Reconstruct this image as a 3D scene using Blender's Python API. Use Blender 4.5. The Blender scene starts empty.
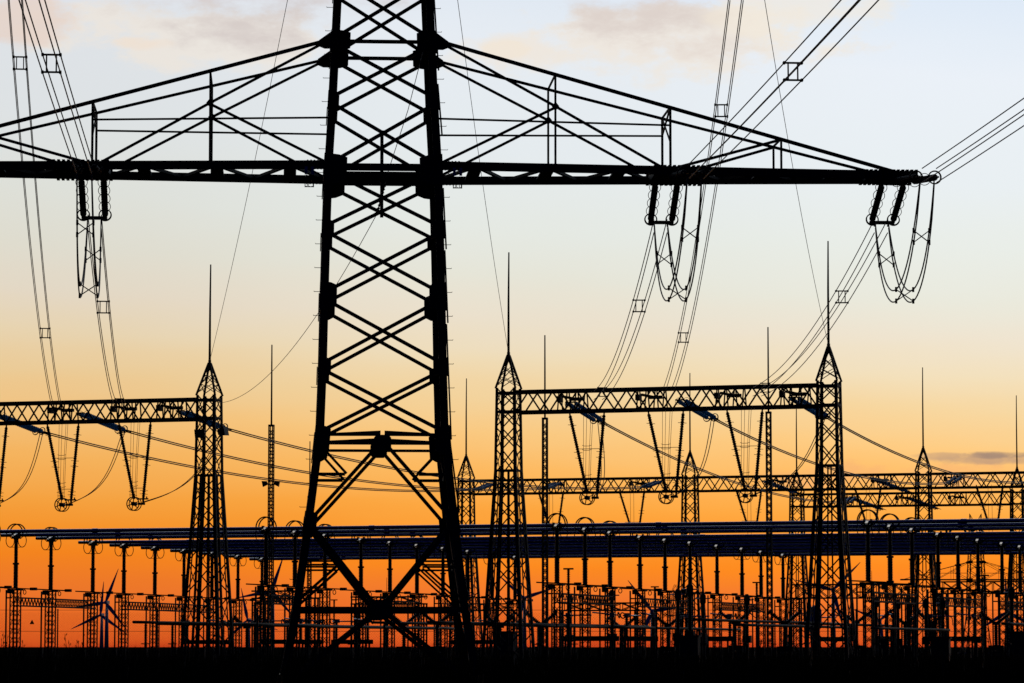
import bpy, math, random
from mathutils import Vector, Matrix
random.seed(11)
R = math.radians

# ------------------------------------------------------------------ camera
F = 3500.0                       # focal length in pixels of a 1024 px wide frame
EYE = 1.7
TILT = math.atan(305.5 / F)
scene = bpy.context.scene
cd = bpy.data.cameras.new('camera')
cam = bpy.data.objects.new('camera', cd)
scene.collection.objects.link(cam)
cam.location = (0, 0, EYE)
cam.rotation_euler = (math.pi / 2 + TILT, 0, 0)
cd.sensor_width = 36.0
cd.lens = F / 1024 * 36.0
cd.clip_start = 0.5
cd.clip_end = 60000
scene.camera = cam
scene.render.resolution_x = 1024
scene.render.resolution_y = 683

# ------------------------------------------------------------------ sky
SUN_AZ, SUN_EL = R(3.0), R(1.2)  # just outside what the land lets through, beyond the yard
world = bpy.data.worlds.new('World')
scene.world = world
world.use_nodes = True
wt = world.node_tree
for n in list(wt.nodes):
    wt.nodes.remove(n)


class X:
    """a scalar socket with arithmetic"""
    def __init__(s, sock): s.s = sock
    def __add__(a, b): return mth('ADD', a, b)
    def __sub__(a, b): return mth('SUBTRACT', a, b)
    def __mul__(a, b): return mth('MULTIPLY', a, b)
    def __truediv__(a, b): return mth('DIVIDE', a, b)


def mth(op, *a):
    n = wt.nodes.new('ShaderNodeMath'); n.operation = op
    for i, v in enumerate(a):
        if isinstance(v, X): wt.links.new(v.s, n.inputs[i])
        else: n.inputs[i].default_value = v
    return X(n.outputs[0])


def lin(c):
    return tuple((v / 255 / 12.92) if v / 255 <= .04045 else ((v / 255 + .055) / 1.055) ** 2.4 for v in c) + (1.0,)


def mixc(fac, a, b):
    n = wt.nodes.new('ShaderNodeMix'); n.data_type = 'RGBA'
    if isinstance(fac, X): wt.links.new(fac.s, n.inputs[0])
    else: n.inputs[0].default_value = fac
    for i, v in ((6, a), (7, b)):
        if isinstance(v, tuple): n.inputs[i].default_value = v
        else: wt.links.new(v, n.inputs[i])
    return n.outputs[2]


def smooth(x, lo, hi):
    n = wt.nodes.new('ShaderNodeMapRange'); n.interpolation_type = 'SMOOTHSTEP'
    wt.links.new(x.s, n.inputs[0])
    n.inputs[1].default_value = lo; n.inputs[2].default_value = hi
    n.inputs[3].default_value = 0; n.inputs[4].default_value = 1
    return X(n.outputs[0])


tc = wt.nodes.new('ShaderNodeTexCoord')
sep = wt.nodes.new('ShaderNodeSeparateXYZ')
wt.links.new(tc.outputs['Generated'], sep.inputs[0])
dx, dy, dz = X(sep.outputs[0]), X(sep.outputs[1]), X(sep.outputs[2])
horiz = mth('SQRT', dx * dx + dy * dy + 1e-9)
az = mth('ARCTAN2', dx, dy)
el = mth('ARCTAN2', dz, horiz)


def ey(y):                        # elevation of a photo row
    return TILT + math.atan((341.5 - y) / F)


SPAN = 0.30
def sky_ramp(stops):
    rp = wt.nodes.new('ShaderNodeValToRGB')
    rp.color_ramp.interpolation = 'LINEAR'
    e = rp.color_ramp.elements
    for i, (p, c) in enumerate(stops):
        if i < 2:
            e[i].position = p; e[i].color = lin(c)
        else:
            q = e.new(p); q.color = lin(c)
    return rp.outputs[0], rp
PROFILE = [(660, (205, 70, 28)), (640, (226, 92, 34)), (620, (236, 106, 38)), (590, (243, 122, 45)),
           (560, (252, 138, 32)), (530, (253, 154, 46)), (500, (253, 168, 66)), (460, (253, 186, 97)),
           (420, (250, 201, 129)), (380, (243, 211, 157)), (340, (239, 220, 184)), (300, (235, 224, 204)),
           (255, (230, 229, 216)), (200, (229, 233, 227)), (120, (229, 235, 238)), (0, (230, 236, 243)), (-180, (208, 224, 242))]
stops = [(max(0.0, ey(y)) / SPAN, c) for y, c in PROFILE]
jit = wt.nodes.new('ShaderNodeTexNoise'); jit.inputs['Scale'].default_value = 1.0
jit.inputs['Detail'].default_value = 3
mv = wt.nodes.new('ShaderNodeCombineXYZ')
wt.links.new((az * 9.0).s, mv.inputs[0]); wt.links.new((el * 55.0).s, mv.inputs[1])
wt.links.new(mv.outputs[0], jit.inputs['Vector'])
el_j = el * ((az + 0.10) * 0.62 + 1.0) + (X(jit.outputs[0]) - 0.5) * 0.010
glow, rp = sky_ramp(stops)
wt.links.new((el_j / SPAN).s, rp.inputs[0])


def blob(px, py, wx, wy):         # soft patch of sky, given as azimuth and elevation
    a = (az - math.atan((px - 512) / F)) * (F / wx)
    b = (el - ey(py)) * (F / wy)
    return a * a + b * b


cn = wt.nodes.new('ShaderNodeTexNoise'); cn.inputs['Scale'].default_value = 1.0
cn.inputs['Detail'].default_value = 8; cn.inputs['Roughness'].default_value = .62
cv = wt.nodes.new('ShaderNodeCombineXYZ')
wt.links.new((az * 38.0).s, cv.inputs[0]); wt.links.new((el * 76.0).s, cv.inputs[1])
cv.inputs[2].default_value = 3.7
wt.links.new(cv.outputs[0], cn.inputs['Vector'])
nz = X(cn.outputs[0])


def cloud(col, px, py, wx, wy, colour, amount, wob=2.2, lo=0.15, hi=1.25):
    d = blob(px, py, wx, wy) + (nz - 0.5) * wob * -2.0
    m = (mth('SUBTRACT', 1.0, smooth(d, lo, hi))) * amount
    return mixc(m, col, lin(colour))


col = glow
dim = wt.nodes.new('ShaderNodeMix'); dim.data_type = 'RGBA'; dim.blend_type = 'MULTIPLY'; dim.inputs[0].default_value = 1.0
wt.links.new(col, dim.inputs[6])
wt.links.new(mixc(smooth(az, 0.0, 0.13), mixc(smooth(az, -0.12, -0.01), (.93, .915, .91, 1), (1, 1, 1, 1)), (1.045, 1.045, 1.045, 1)), dim.inputs[7])
col = dim.outputs[2]
CREAM, CORE = (241, 230, 216), (207, 196, 193)
col = cloud(col, 190, 38, 190, 34, CREAM, 0.65, 3.2)
col = cloud(col, 255, 4, 125, 44, CORE, 0.75, 3.4, -.6, 1.4)
col = cloud(col, 15, 28, 60, 26, (230, 210, 198), 0.8)
col = cloud(col, 132, 46, 34, 8, (240, 224, 208), 0.7)
col = cloud(col, 655, 44, 185, 40, CREAM, 0.75, 3.0)
col = cloud(col, 632, 14, 92, 32, (216, 203, 197), 0.75, 4.0, -.9, 1.3)
col = cloud(col, 690, 48, 80, 16, (222, 208, 200), 0.6, 4.0, -.9, 1.3)
col = cloud(col, 503, 50, 26, 9, (242, 230, 214), 0.8)
col = cloud(col, 800, 12, 80, 40, (244, 234, 218), 0.6, 3.0)
col = cloud(col, 930, 478, 150, 16, (247, 178, 118), 0.55, 3.0)
col = cloud(col, 1000, 461, 80, 6, (196, 158, 126), 0.85, 2.6)
col = cloud(col, 1010, 457, 45, 4, (160, 134, 118), 0.8, 2.4)
col = cloud(col, 935, 458, 42, 4, (206, 166, 126), 0.7, 3.0)
# the rest of the sky: physical sky texture, dim and blue at dusk
nish = wt.nodes.new('ShaderNodeTexSky'); nish.sky_type = 'NISHITA'
nish.sun_disc = False
nish.sun_elevation = SUN_EL; nish.sun_rotation = SUN_AZ
nmul = wt.nodes.new('ShaderNodeMix'); nmul.data_type = 'RGBA'; nmul.blend_type = 'MULTIPLY'
nmul.inputs[0].default_value = 1.0
wt.links.new(nish.outputs[0], nmul.inputs[6]); nmul.inputs[7].default_value = (0.0005, 0.0022, 0.038, 1)
west = smooth(dy / horiz, 0.35, 0.90) * (mth('SUBTRACT', 1.0, smooth(el, 0.45, 1.15)))
full = mixc(west, nmul.outputs[2], col)
bg = wt.nodes.new('ShaderNodeBackground'); bg.inputs['Strength'].default_value = 1.0
wt.links.new(full, bg.inputs[0])
wo = wt.nodes.new('ShaderNodeOutputWorld')
wt.links.new(bg.outputs[0], wo.inputs[0])

# ------------------------------------------------------------------ sun (setting, very weak)
sl = bpy.data.lights.new('sun', 'SUN')
sl.energy = 0.06; sl.angle = R(0.5); sl.color = (1.0, 0.62, 0.32)
sun = bpy.data.objects.new('sun', sl)
scene.collection.objects.link(sun)
sd = Vector((math.sin(SUN_AZ) * math.cos(SUN_EL), math.cos(SUN_AZ) * math.cos(SUN_EL), math.sin(SUN_EL)))
sun.rotation_euler = sd.to_track_quat('Z', 'Y').to_euler()
scene.view_settings.view_transform = 'Standard'
scene.view_settings.look = 'None'
scene.view_settings.exposure = 0.0
scene.view_settings.gamma = 1.0

# ------------------------------------------------------------------ materials
def mat(name, c, rough=.6, metal=0.0, spec=.3, var=.35, scale=6.0, bump=0.0):
    m = bpy.data.materials.new(name); m.use_nodes = True
    nt = m.node_tree; b = nt.nodes['Principled BSDF']
    b.inputs['Roughness'].default_value = rough
    b.inputs['Metallic'].default_value = metal
    b.inputs['Specular IOR Level'].default_value = spec
    t = nt.nodes.new('ShaderNodeTexCoord')
    n = nt.nodes.new('ShaderNodeTexNoise'); n.inputs['Scale'].default_value = scale
    n.inputs['Detail'].default_value = 5
    nt.links.new(t.outputs['Object'], n.inputs['Vector'])
    r = nt.nodes.new('ShaderNodeValToRGB')
    r.color_ramp.elements[0].position = .3; r.color_ramp.elements[1].position = .7
    r.color_ramp.elements[0].color = tuple(v * (1 - var) for v in c) + (1,)
    r.color_ramp.elements[1].color = tuple(min(1, v * (1 + var)) for v in c) + (1,)
    nt.links.new(n.outputs[0], r.inputs[0]); nt.links.new(r.outputs[0], b.inputs['Base Color'])
    if bump:
        bp = nt.nodes.new('ShaderNodeBump'); bp.inputs['Strength'].default_value = bump
        nt.links.new(n.outputs[0], bp.inputs['Height']); nt.links.new(bp.outputs[0], b.inputs['Normal'])
    return m


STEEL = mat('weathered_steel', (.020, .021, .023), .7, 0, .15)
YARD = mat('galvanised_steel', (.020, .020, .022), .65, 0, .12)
ALU = mat('aluminium_tube', (.55, .56, .6), .26, 1.0, .5, .1)
PORC = mat('brown_porcelain', (.022, .013, .010), .5, 0, .12)
DULL = mat('dull_painted_pipe', (.15, .12, .07), .7, 0, .1, .2)
GLASS = mat('blue_grey_glaze', (.10, .26, .46), .16, 0, .9, .2)
WIRE = mat('stranded_conductor', (.10, .09, .085), .6, .0, .2)
WHITE = mat('white_gel_coat', (.75, .76, .78), .5, 0, .2, .05, .02)
PLATEW = mat('white_plate', (.8, .8, .8), .5, 0, .2, .08)
INK = mat('black_lettering', (.01, .01, .01), .6, 0, .2)
BLUEP = mat('blue_enamel', (.05, .16, .45), .4, 0, .3)
YEL = mat('yellow_marker_paint', (.75, .42, .03), .5, 0, .2)
CONC = mat('concrete', (.22, .21, .2), .9, 0, .1)
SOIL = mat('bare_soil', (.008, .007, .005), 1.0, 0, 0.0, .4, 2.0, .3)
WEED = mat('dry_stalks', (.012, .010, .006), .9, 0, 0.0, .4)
CAB = mat('grey_cabinet_paint', (.03, .032, .035), .6, 0, .2)
POLISH = mat('bright_clamp_metal', (1.0, .78, .58), .12, 1.0, .5, .03)
SIGNY = mat('warning_sign_face', (.7, .5, .03), .5, 0, .2, .05)

THIN = PLATEW.copy(); THIN.name = 'translucent_white_plate'
_nt = THIN.node_tree; _t = _nt.nodes.new('ShaderNodeBsdfTranslucent'); _t.inputs[0].default_value = (.85, .85, .88, 1)
_m = _nt.nodes.new('ShaderNodeMixShader'); _m.inputs[0].default_value = .97
_o = [q for q in _nt.nodes if q.type == 'OUTPUT_MATERIAL'][0]
_nt.links.new(_nt.nodes['Principled BSDF'].outputs[0], _m.inputs[1]); _nt.links.new(_t.outputs[0], _m.inputs[2]); _nt.links.new(_m.outputs[0], _o.inputs[0])

COL = scene.collection

_nt = GLASS.node_tree; _b = _nt.nodes['Principled BSDF']; _t = _nt.nodes.new('ShaderNodeBsdfTranslucent'); _t.inputs[0].default_value = (.2, .55, .8, 1)
_m = _nt.nodes.new('ShaderNodeMixShader'); _m.inputs[0].default_value = .48
_o = [q for q in _nt.nodes if q.type == 'OUTPUT_MATERIAL'][0]
_nt.links.new(_b.outputs[0], _m.inputs[1]); _nt.links.new(_t.outputs[0], _m.inputs[2]); _nt.links.new(_m.outputs[0], _o.inputs[0])

# ------------------------------------------------------------------ mesh building
WARP = False
def lift(z): return z + .0004 * max(0.0, z - 1.7) ** 2


class MB:
    def __init__(s): s.v = []; s.f = []; s.sm = []; s.parts = []

    def _add(s, vs, fs, smooth=False):
        o = len(s.v); s.v += [tuple(v) for v in vs]
        s.f += [tuple(i + o for i in f) for f in fs]; s.sm += [smooth] * len(fs)
        s.parts.append((o, len(s.v), len(s.f) - len(fs), len(s.f)))

    def box(s, x0, y0, z0, x1, y1, z1):
        vs = [(x, y, z) for x in (x0, x1) for y in (y0, y1) for z in (z0, z1)]
        s._add(vs, [(0, 1, 3, 2), (4, 6, 7, 5), (0, 4, 5, 1), (2, 3, 7, 6), (0, 2, 6, 4), (1, 5, 7, 3)])

    def bar(s, p, q, w, t=None, n=(0, 0, 1)):
        """straight member from p to q; t measured along n, w across"""
        t = w if t is None else t
        p = Vector(p); q = Vector(q); d = q - p
        if d.length < 1e-6: return
        d.normalize(); n = Vector(n); a = d.cross(n)
        if a.length < 1e-3: a = d.cross(Vector((1, 0, 0)))
        if a.length < 1e-3: a = d.cross(Vector((0, 1, 0)))
        a.normalize(); b = a.cross(d).normalized()
        a *= w / 2; b *= t / 2
        vs = [e + i * a + j * b for e in (p, q) for (i, j) in ((-1, -1), (1, -1), (1, 1), (-1, 1))]
        s._add(vs, [(3, 2, 1, 0), (4, 5, 6, 7), (0, 1, 5, 4), (1, 2, 6, 5), (2, 3, 7, 6), (3, 0, 4, 7)])

    def angle(s, p, q, w, t, n1, n2):
        """L section: flanges reach from the heel line p-q along n1 and n2"""
        p = Vector(p); q = Vector(q); n1 = Vector(n1); n2 = Vector(n2)
        s.bar(p + n1 * w / 2 + n2 * t / 2, q + n1 * w / 2 + n2 * t / 2, w, t, n2)
        s.bar(p + n2 * (w / 2 + t / 2) + n1 * t / 2, q + n2 * (w / 2 + t / 2) + n1 * t / 2, w - t, t, n1)

    def tube(s, pts, r, n=6, closed=False, caps=True):
        pts = [Vector(p) for p in pts]; m = len(pts); rings = []
        up = Vector((0, 0, 1))
        rr = r if isinstance(r, (list, tuple)) else [r] * m
        prev = None; o = len(s.v); vs = []
        for i, p in enumerate(pts):
            if closed: d = pts[(i + 1) % m] - pts[i - 1]
            else: d = pts[min(i + 1, m - 1)] - pts[max(i - 1, 0)]
            d.normalize()
            if prev is None:
                a = d.cross(up)
                if a.length < .05: a = d.cross(Vector((1, 0, 0)))
            else:
                a = prev - d * prev.dot(d)
            a.normalize(); prev = a; b = d.cross(a)
            for k in range(n):
                an = 2 * math.pi * k / n
                vs.append(p + (a * math.cos(an) + b * math.sin(an)) * rr[i])
        fs = []
        for i in range(m if closed else m - 1):
            j = (i + 1) % m
            for k in range(n):
                l = (k + 1) % n
                fs.append((i * n + k, i * n + l, j * n + l, j * n + k))
        s._add(vs, fs, True)
        if caps and not closed:
            s.f.append(tuple(o + k for k in range(n))[::-1]); s.sm.append(False)
            s.f.append(tuple(o + (m - 1) * n + k for k in range(n))); s.sm.append(False)

    def ring(s, c, ax, rad, r, n=24, k=6):
        ax = Vector(ax).normalized(); a = ax.orthogonal().normalized(); b = ax.cross(a); c = Vector(c)
        s.tube([c + (a * math.cos(t) + b * math.sin(t)) * rad for t in [2 * math.pi * i / n for i in range(n)]], r, k, True)

    def lathe(s, p, q, prof, n=10):
        """prof: (distance from p, radius) list along p-q"""
        p = Vector(p); d = (Vector(q) - p).normalized(); a = d.orthogonal().normalized(); b = d.cross(a)
        vs = []; fs = []
        for (t, r) in prof:
            for k in range(n):
                an = 2 * math.pi * k / n
                vs.append(p + d * t + (a * math.cos(an) + b * math.sin(an)) * r)
        for i in range(len(prof) - 1):
            for k in range(n):
                l = (k + 1) % n
                fs.append((i * n + k, (i + 1) * n + k, (i + 1) * n + l, i * n + l))
        fs.append(tuple(range(n))); fs.append(tuple((len(prof) - 1) * n + k for k in range(n))[::-1])
        s._add(vs, fs, False)

    def plate(s, poly, n, t):
        """flat polygon thickened by t along n"""
        n = Vector(n).normalized() * t / 2; m = len(poly)
        vs = [Vector(p) - n for p in poly] + [Vector(p) + n for p in poly]
        fs = [tuple(range(m))[::-1], tuple(range(m, 2 * m))] + [(i, (i + 1) % m, (i + 1) % m + m, i + m) for i in range(m)]
        s._add(vs, fs)

    def build(s, name, m, parent=None):
        if WARP: s.v = [(x - .10 * max(0.0, 1 - z / 10.0), y, lift(z)) for x, y, z in s.v]
        me = bpy.data.meshes.new(name); me.from_pydata(s.v, [], s.f)
        me.polygons.foreach_set('use_smooth', s.sm); me.materials.append(m); me.update()
        o = bpy.data.objects.new(name, me); COL.objects.link(o)
        if parent: o.parent = parent
        return o


def build_each(mb, name, m, parent, gap=.03):
    """one object per connected cluster of shapes"""
    bx = []
    for (v0, v1, f0, f1) in mb.parts:
        P = mb.v[v0:v1]
        bx.append([[min(p[i] for p in P) - gap for i in range(3)], [max(p[i] for p in P) + gap for i in range(3)]])
    par = list(range(len(bx)))
    def fnd(i):
        while par[i] != i: i = par[i]
        return i
    for i in range(len(bx)):
        for j in range(i):
            if all(bx[i][0][k] < bx[j][1][k] and bx[j][0][k] < bx[i][1][k] for k in range(3)): par[fnd(i)] = fnd(j)
    for r in sorted(set(fnd(i) for i in range(len(bx)))):
        q = MB()
        for i, (v0, v1, f0, f1) in enumerate(mb.parts):
            if fnd(i) == r:
                o = len(q.v); q.v += mb.v[v0:v1]; q.f += [tuple(x - v0 + o for x in f) for f in mb.f[f0:f1]]; q.sm += mb.sm[f0:f1]
        q.build(name, m, parent)


def tag(o, label=None, cat=None, group=None, kind=None):
    for k, v in (('label', label), ('category', cat), ('group', group), ('kind', kind)):
        if v: o[k] = v
    return o


def thing(name, label, cat, loc=(0, 0, 0), rz=0.0, group=None):
    o = bpy.data.objects.new(name, None); COL.objects.link(o)
    o.empty_display_size = .3
    o.location = loc; o.rotation_euler = (0, 0, rz)
    return tag(o, label, cat, group)


def copy_tree(o, parent=None, skip=()):
    c = o.copy(); COL.objects.link(c)
    if parent: c.parent = parent
    for ch in o.children:
        if not any(ch.name.startswith(k) for k in skip): copy_tree(ch, c, skip)
    return c


def sheds(L, core, rad, pitch):
    pr = [(0, core)]; t = pitch * .4
    while t < L - pitch * .5:
        pr += [(t, core), (t + pitch * .22, rad), (t + pitch * .42, rad * .95), (t + pitch * .5, core)]
        t += pitch
    return pr + [(L, core)]


ORD = ['first', 'second', 'third', 'fourth', 'fifth', 'sixth', 'seventh', 'eighth', 'ninth', 'tenth', 'eleventh', 'twelfth',
       'thirteenth', 'fourteenth', 'fifteenth', 'sixteenth', 'seventeenth', 'eighteenth']


def at(px, py, Y):
    """the point at ground distance Y that the photo shows at pixel (px, py)"""
    u = (px - 512) / F; v = (341.5 - py) / F
    d = Vector((u, math.cos(TILT) - v * math.sin(TILT), math.sin(TILT) + v * math.cos(TILT)))
    return Vector((0, 0, EYE)) + d * (Y / d.y)


def gx(px, Y, z=0.0):             # world x of a photo column at distance Y and height z
    return (px - 512) / F * (Y * math.cos(TILT) + (z - EYE) * math.sin(TILT))


# ------------------------------------------------------------------ ground
g = MB(); rows = []
ys = [-300, -40, 40, 90, 110, 130, 160, 200, 260, 340, 450, 700, 1200, 2500, 6000, 15000, 40000]
xs = [-1.0, -.5, -.25, -.12, -.05, 0, .05, .12, .25, .5, 1.0]
vs = []; fs = []
for y in ys:
    for x in xs:
        wid = max(600, y * 1.2)
        vs.append((x * wid, y, 0.0))
nx = len(xs)
for j in range(len(ys) - 1):
    for i in range(nx - 1):
        fs.append((j * nx + i, j * nx + i + 1, (j + 1) * nx + i + 1, (j + 1) * nx + i))
g._add(vs, fs)
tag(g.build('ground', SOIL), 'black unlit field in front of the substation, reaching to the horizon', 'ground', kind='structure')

# ------------------------------------------------------------------ the big pylon
PSI = R(3.8); PY = 125.0
PX = gx(381.7, PY, 18)
WPTS = [(0, 3.58), (3.0, 3.06), (6.1, 2.68), (9.1, 2.33), (11.5, 2.25), (14.0, 2.20), (16.4, 2.14), (18.5, 2.08), (20.9, 1.94), (23.1, 1.84), (25.3, 1.74), (28, 1.6), (32.5, 1.4)]


def hw(z):
    for (a, b), (c, d) in zip(WPTS, WPTS[1:]):
        if a <= z <= c: return b + (d - b) * (z - a) / (c - a)
    return WPTS[-1][1]


FACES = [((1, 0), (0, -1)), ((1, 0), (0, 1)), ((0, 1), (-1, 0)), ((0, 1), (1, 0))]   # (in-face axis, outward)


def fp(face, s, z, off=0.0):      # point on a tower face, s = -1..1 across
    (ax, ay), (nx_, ny_) = face; w = hw(z)
    return Vector((ax * s * w + nx_ * (w + off), ay * s * w + ny_ * (w + off), z))


def build_pylon():
    root = thing('lattice_pylon', 'tall black lattice pylon filling the left half in front of the substation', 'pylon', (PX, PY, 0), PSI)
    zl = [w[0] for w in WPTS]
    for sx in (-1, 1):
        for sy in (-1, 1):
            m = MB()
            for a, b in zip(zl, zl[1:]):
                ext = .02
                m.angle((sx * hw(a), sy * hw(a), a - ext if a else a), (sx * hw(b), sy * hw(b), b), 0.28, .035, (-sx, 0, 0), (0, -sy, 0))
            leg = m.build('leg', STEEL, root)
            f = MB(); f.box(sx * 3.58 - .45, sy * 3.58 - .45, 0, sx * 3.58 + .45, sy * 3.58 + .45, .32)
            f.build('foundation', CONC, leg)
            y = MB(); y.bar((sx * 3.5, sy * 3.5, .33), (sx * 3.42, sy * 3.42, .7), .36, .36, (0, 1, 0)); y.build('marker_sleeve', YEL, leg)
            if (sx, sy) in ((-1, -1), (1, -1)):
                st = MB(); z = 3.2
                while z < 30:
                    w = hw(z); st.tube([(sx * (w - .02), sy * (w - .1), z), (sx * (w + .24), sy * (w - .1), z), (sx * (w + .24), sy * (w - .1), z + .03)], .011, 5)
                    z += .84
                build_each(st, 'step_bolt', STEEL, leg, .005)
                if sx == 1:
                    j = MB()                      # stepped splice plates down the right leg
                    for (a, b) in ((6.4, 8.9), (8.95, 13.0), (13.05, 15.6), (15.65, 17.8), (19.7, 21.5), (22, 25)):
                        wa, wb = hw(a), hw(b)
                        j.bar((wa + .02 + .05, -wa + .1, a), (wb + .02, -wb + .1, b), .05, .16, (0, 1, 0))
                    build_each(j, 'splice_plate', STEEL, leg, .001)
    nodes = [9.1, 11.5, 13.98, 16.34, 18.5, 20.9, 23.0, 25.3, 27.6, 30.0, 32.4]
    for fi, face in enumerate(FACES):
        n = Vector((face[1][0], face[1][1], 0)); m = MB()
        e = .93
        for a, b in zip(nodes, nodes[1:]):
            m.bar(fp(face, -e, a + .12, -.03), fp(face, e, b - .12, -.03), .13, .05, n)
            m.bar(fp(face, e, a + .12, -.10), fp(face, -e, b - .12, -.10), .13, .05, n)
        # bow-tie horizontal and K bracing below the kink
        for s in (-1, 1):
            m.plate([fp(face, s * .96, 9.14, -.05), fp(face, s * .03, 9.25, -.05), fp(face, s * .03, 9.06, -.05), fp(face, s * .96, 9.05, -.05)], n, .06)
            m.bar(fp(face, s * .96, 8.80, -.04), fp(face, 0, 8.80, -.04), .10, .05, n)
            dk = -.16 if (fi == 1 and s < 0) else 0.0
            m.bar(fp(face, s * .04, 8.8 + dk, -.03), fp(face, s * .93, 6.1 + dk, -.03), .13, .05, n)
            m.bar(fp(face, s * .93, 6.0, -.10), fp(face, s * .04, 3.05, -.10), .16, .05, n)
            m.bar(fp(face, s * .04, 2.9, -.03), fp(face, s * .95, .35, -.03), .15, .05, n)
            m.bar(fp(face, s * .97, 7.72, -.15), fp(face, s * .52, 7.72, -.15), .11, .04, n)
            m.bar(fp(face, s * .92, 8.75, -.15), fp(face, s * .5, 7.74, -.15), .09, .04, n)
            for zz in (4.68, 4.48):
                m.bar(fp(face, s * .97, zz, -.16), fp(face, s * .50, zz, -.16), .07, .04, n)
                m.bar(fp(face, s * .94, zz - 1.32, -.16), fp(face, s * .5, zz - .05, -.16), .07, .04, n)
        m.bar(fp(face, -.98, 3.0, -.06), fp(face, .98, 3.0, -.06), .19, .06, n)
        for z in (18.5, 22.97):
            m.bar(fp(face, -.98, z + .02, -.06), fp(face, .98, z + .02, -.06), .13 if z > 20 else .26, .06, n)
        m.build('bracing', STEEL, root)
        p = MB()
        def gus(s, z, ws, h, off):
            w = hw(z); k = .62
            if s == 0:
                p.plate([fp(face, -ws, z - h * k, off), fp(face, -ws, z + h * k, off), fp(face, -ws * .7, z + h, off), fp(face, ws * .7, z + h, off),
                         fp(face, ws, z + h * k, off), fp(face, ws, z - h * k, off), fp(face, ws * .6, z - h, off), fp(face, -ws * .6, z - h, off)], n, .03)
            else:
                p.plate([fp(face, s * 1.0, z - h * 1.12, off), fp(face, s * 1.0, z + h * 1.12, off), fp(face, s * (1 - ws * .62), z + h, off),
                         fp(face, s * (1 - ws), z + h * .8, off), fp(face, s * (1 - ws), z - h * .75, off), fp(face, s * (1 - ws * .6), z - h, off)], n, .03)
        for s in (-1, 1):
            gus(s, 8.9, .22, .5, .022); gus(s, 13.98, .26, .46, .022); gus(s, 18.45, .38, .50, .022); gus(s, 23.0, .36, .36, .022)
            for z in (11.5, 16.34, 20.9, 25.3): gus(s, z, .19, .30, .022)
            gus(s, 6.05, .16, .34, .022)
        gus(0, 8.82, .13, .28, .022); gus(0, 3.0, .115, .34, .022)
        build_each(p, 'gusset_plate', STEEL, root, .002)
    # lower crossarms
    ZC, TIP, TD = 18.59, 18.7, .62
    P1, P2, P3 = 6.14, 10.3, 14.35

    def cy(s): return 2.03 + (TD - 2.03) * (s - 2.0) / (TIP - 2.0)

    def ct(s): return 22.95 + (18.69 - 22.95) * (s - 2.1) / (TIP - 2.1)
    for sg in (-1, 1):
        V = lambda s, f, z: Vector((sg * s, f * cy(s), z))
        ch = MB(); web = MB(); pl = MB(); hz = MB()
        for f in (-1, 1):
            ch.bar(V(1.9, f, ZC), V(TIP + .5, f, ZC), .30, .12, (0, 1, 0))
            ch.bar(V(2.1, f, 22.95), V(TIP, f, 18.66), .125 if f < 0 else .095, .10, (0, 1, 0))
            for pz in (P1, P2, P3):
                web.bar(V(pz, f, ZC + .1), V(pz, f, ct(pz)), .075 if pz != P2 else .085, .07, (0, 1, 0))
            nd = 20.78
            web.bar(V(2.1, f, 22.9), V(P1, f, nd), .095, .06, (0, 1, 0)); web.bar(V(P1, f, nd), V(P2 - .3, f, ZC + .1), .095, .06, (0, 1, 0))
            web.bar(V(2.05, f, ZC + .1), V(P1, f, nd - .04), .095, .06, (0, 1, 0))
            web.bar(V(P2 + .2, f, ZC + .1), V(P3, f, ct(P3) - .03), .10, .06, (0, 1, 0))
            pl.plate([V(P1 - .13, f, nd), V(P1, f, nd + .17), V(P1 + .14, f, nd), V(P1, f, nd - .17)], (0, 1, 0), .09)
            pl.plate([V(1.72, f, 22.68), V(1.72, f, 23.35), V(1.85, f, 23.3), V(2.3, f, 22.98), V(2.3, f, 22.76), V(2.1, f, 22.68)], (0, 1, 0), .04)
            hz.bar(V(1.8, f, 20.25), V(P2, f, 20.2), .065, .05, (0, 1, 0))
        s = 2.0; k = 0
        while s < TIP - .5:                      # plan bracing
            e = min(s + 1.3, TIP)
            web.bar(V(s, -1 if k % 2 else 1, ZC), V(e, 1 if k % 2 else -1, ZC), .14, .10)
            if k % 2 == 0: web.bar(V(e, -1, ZC - .02), V(e, 1, ZC - .02), .45, .07)
            s = e; k += 1
        for pz in (P1, P2, P3): web.bar(V(pz, -1, ct(pz)), V(pz, 1, ct(pz)), .06, .06)
        web.bar(V(P2, -1, ct(P2)), V(P2, 1, 20.2), .06, .05); web.bar(V(P2, 1, ct(P2)), V(P2, -1, ZC + 1), .05, .05)
        arm = ch.build('crossarm', STEEL, root); web.build('lattice_web', STEEL, arm); build_each(pl, 'gusset_plate', STEEL, arm); hz.build('brace_rail', STEEL, arm)
        fit = MB()                               # bolted fittings where the strings hang
        for c0, hwid in ((P2 + .4, .95), (TIP - .3, .9)):
            for i in range(12):
                xx = c0 - hwid + i * 2 * hwid / 11
                for f in (-1, 1):
                    fit.box(sg * xx - .05, f * cy(c0) - .16, ZC - .185, sg * xx + .05, f * cy(c0) + .16, ZC + .185)
            fit.box(sg * c0 - hwid, -cy(c0) * .9, ZC - .13, sg * c0 + hwid, cy(c0) * .9, ZC + .13)
        for i in range(5):
            for f in (-1, 1):
                fit.box(sg * (2.2 + i * .12) - .025, f * 2.0 - .1, ZC - .155, sg * (2.2 + i * .12) + .025, f * 2.0 + .1, ZC + .165)
        build_each(fit, 'attachment_fitting', STEEL, arm, .08)
    # centre hanger inside the body
    c = MB()
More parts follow.
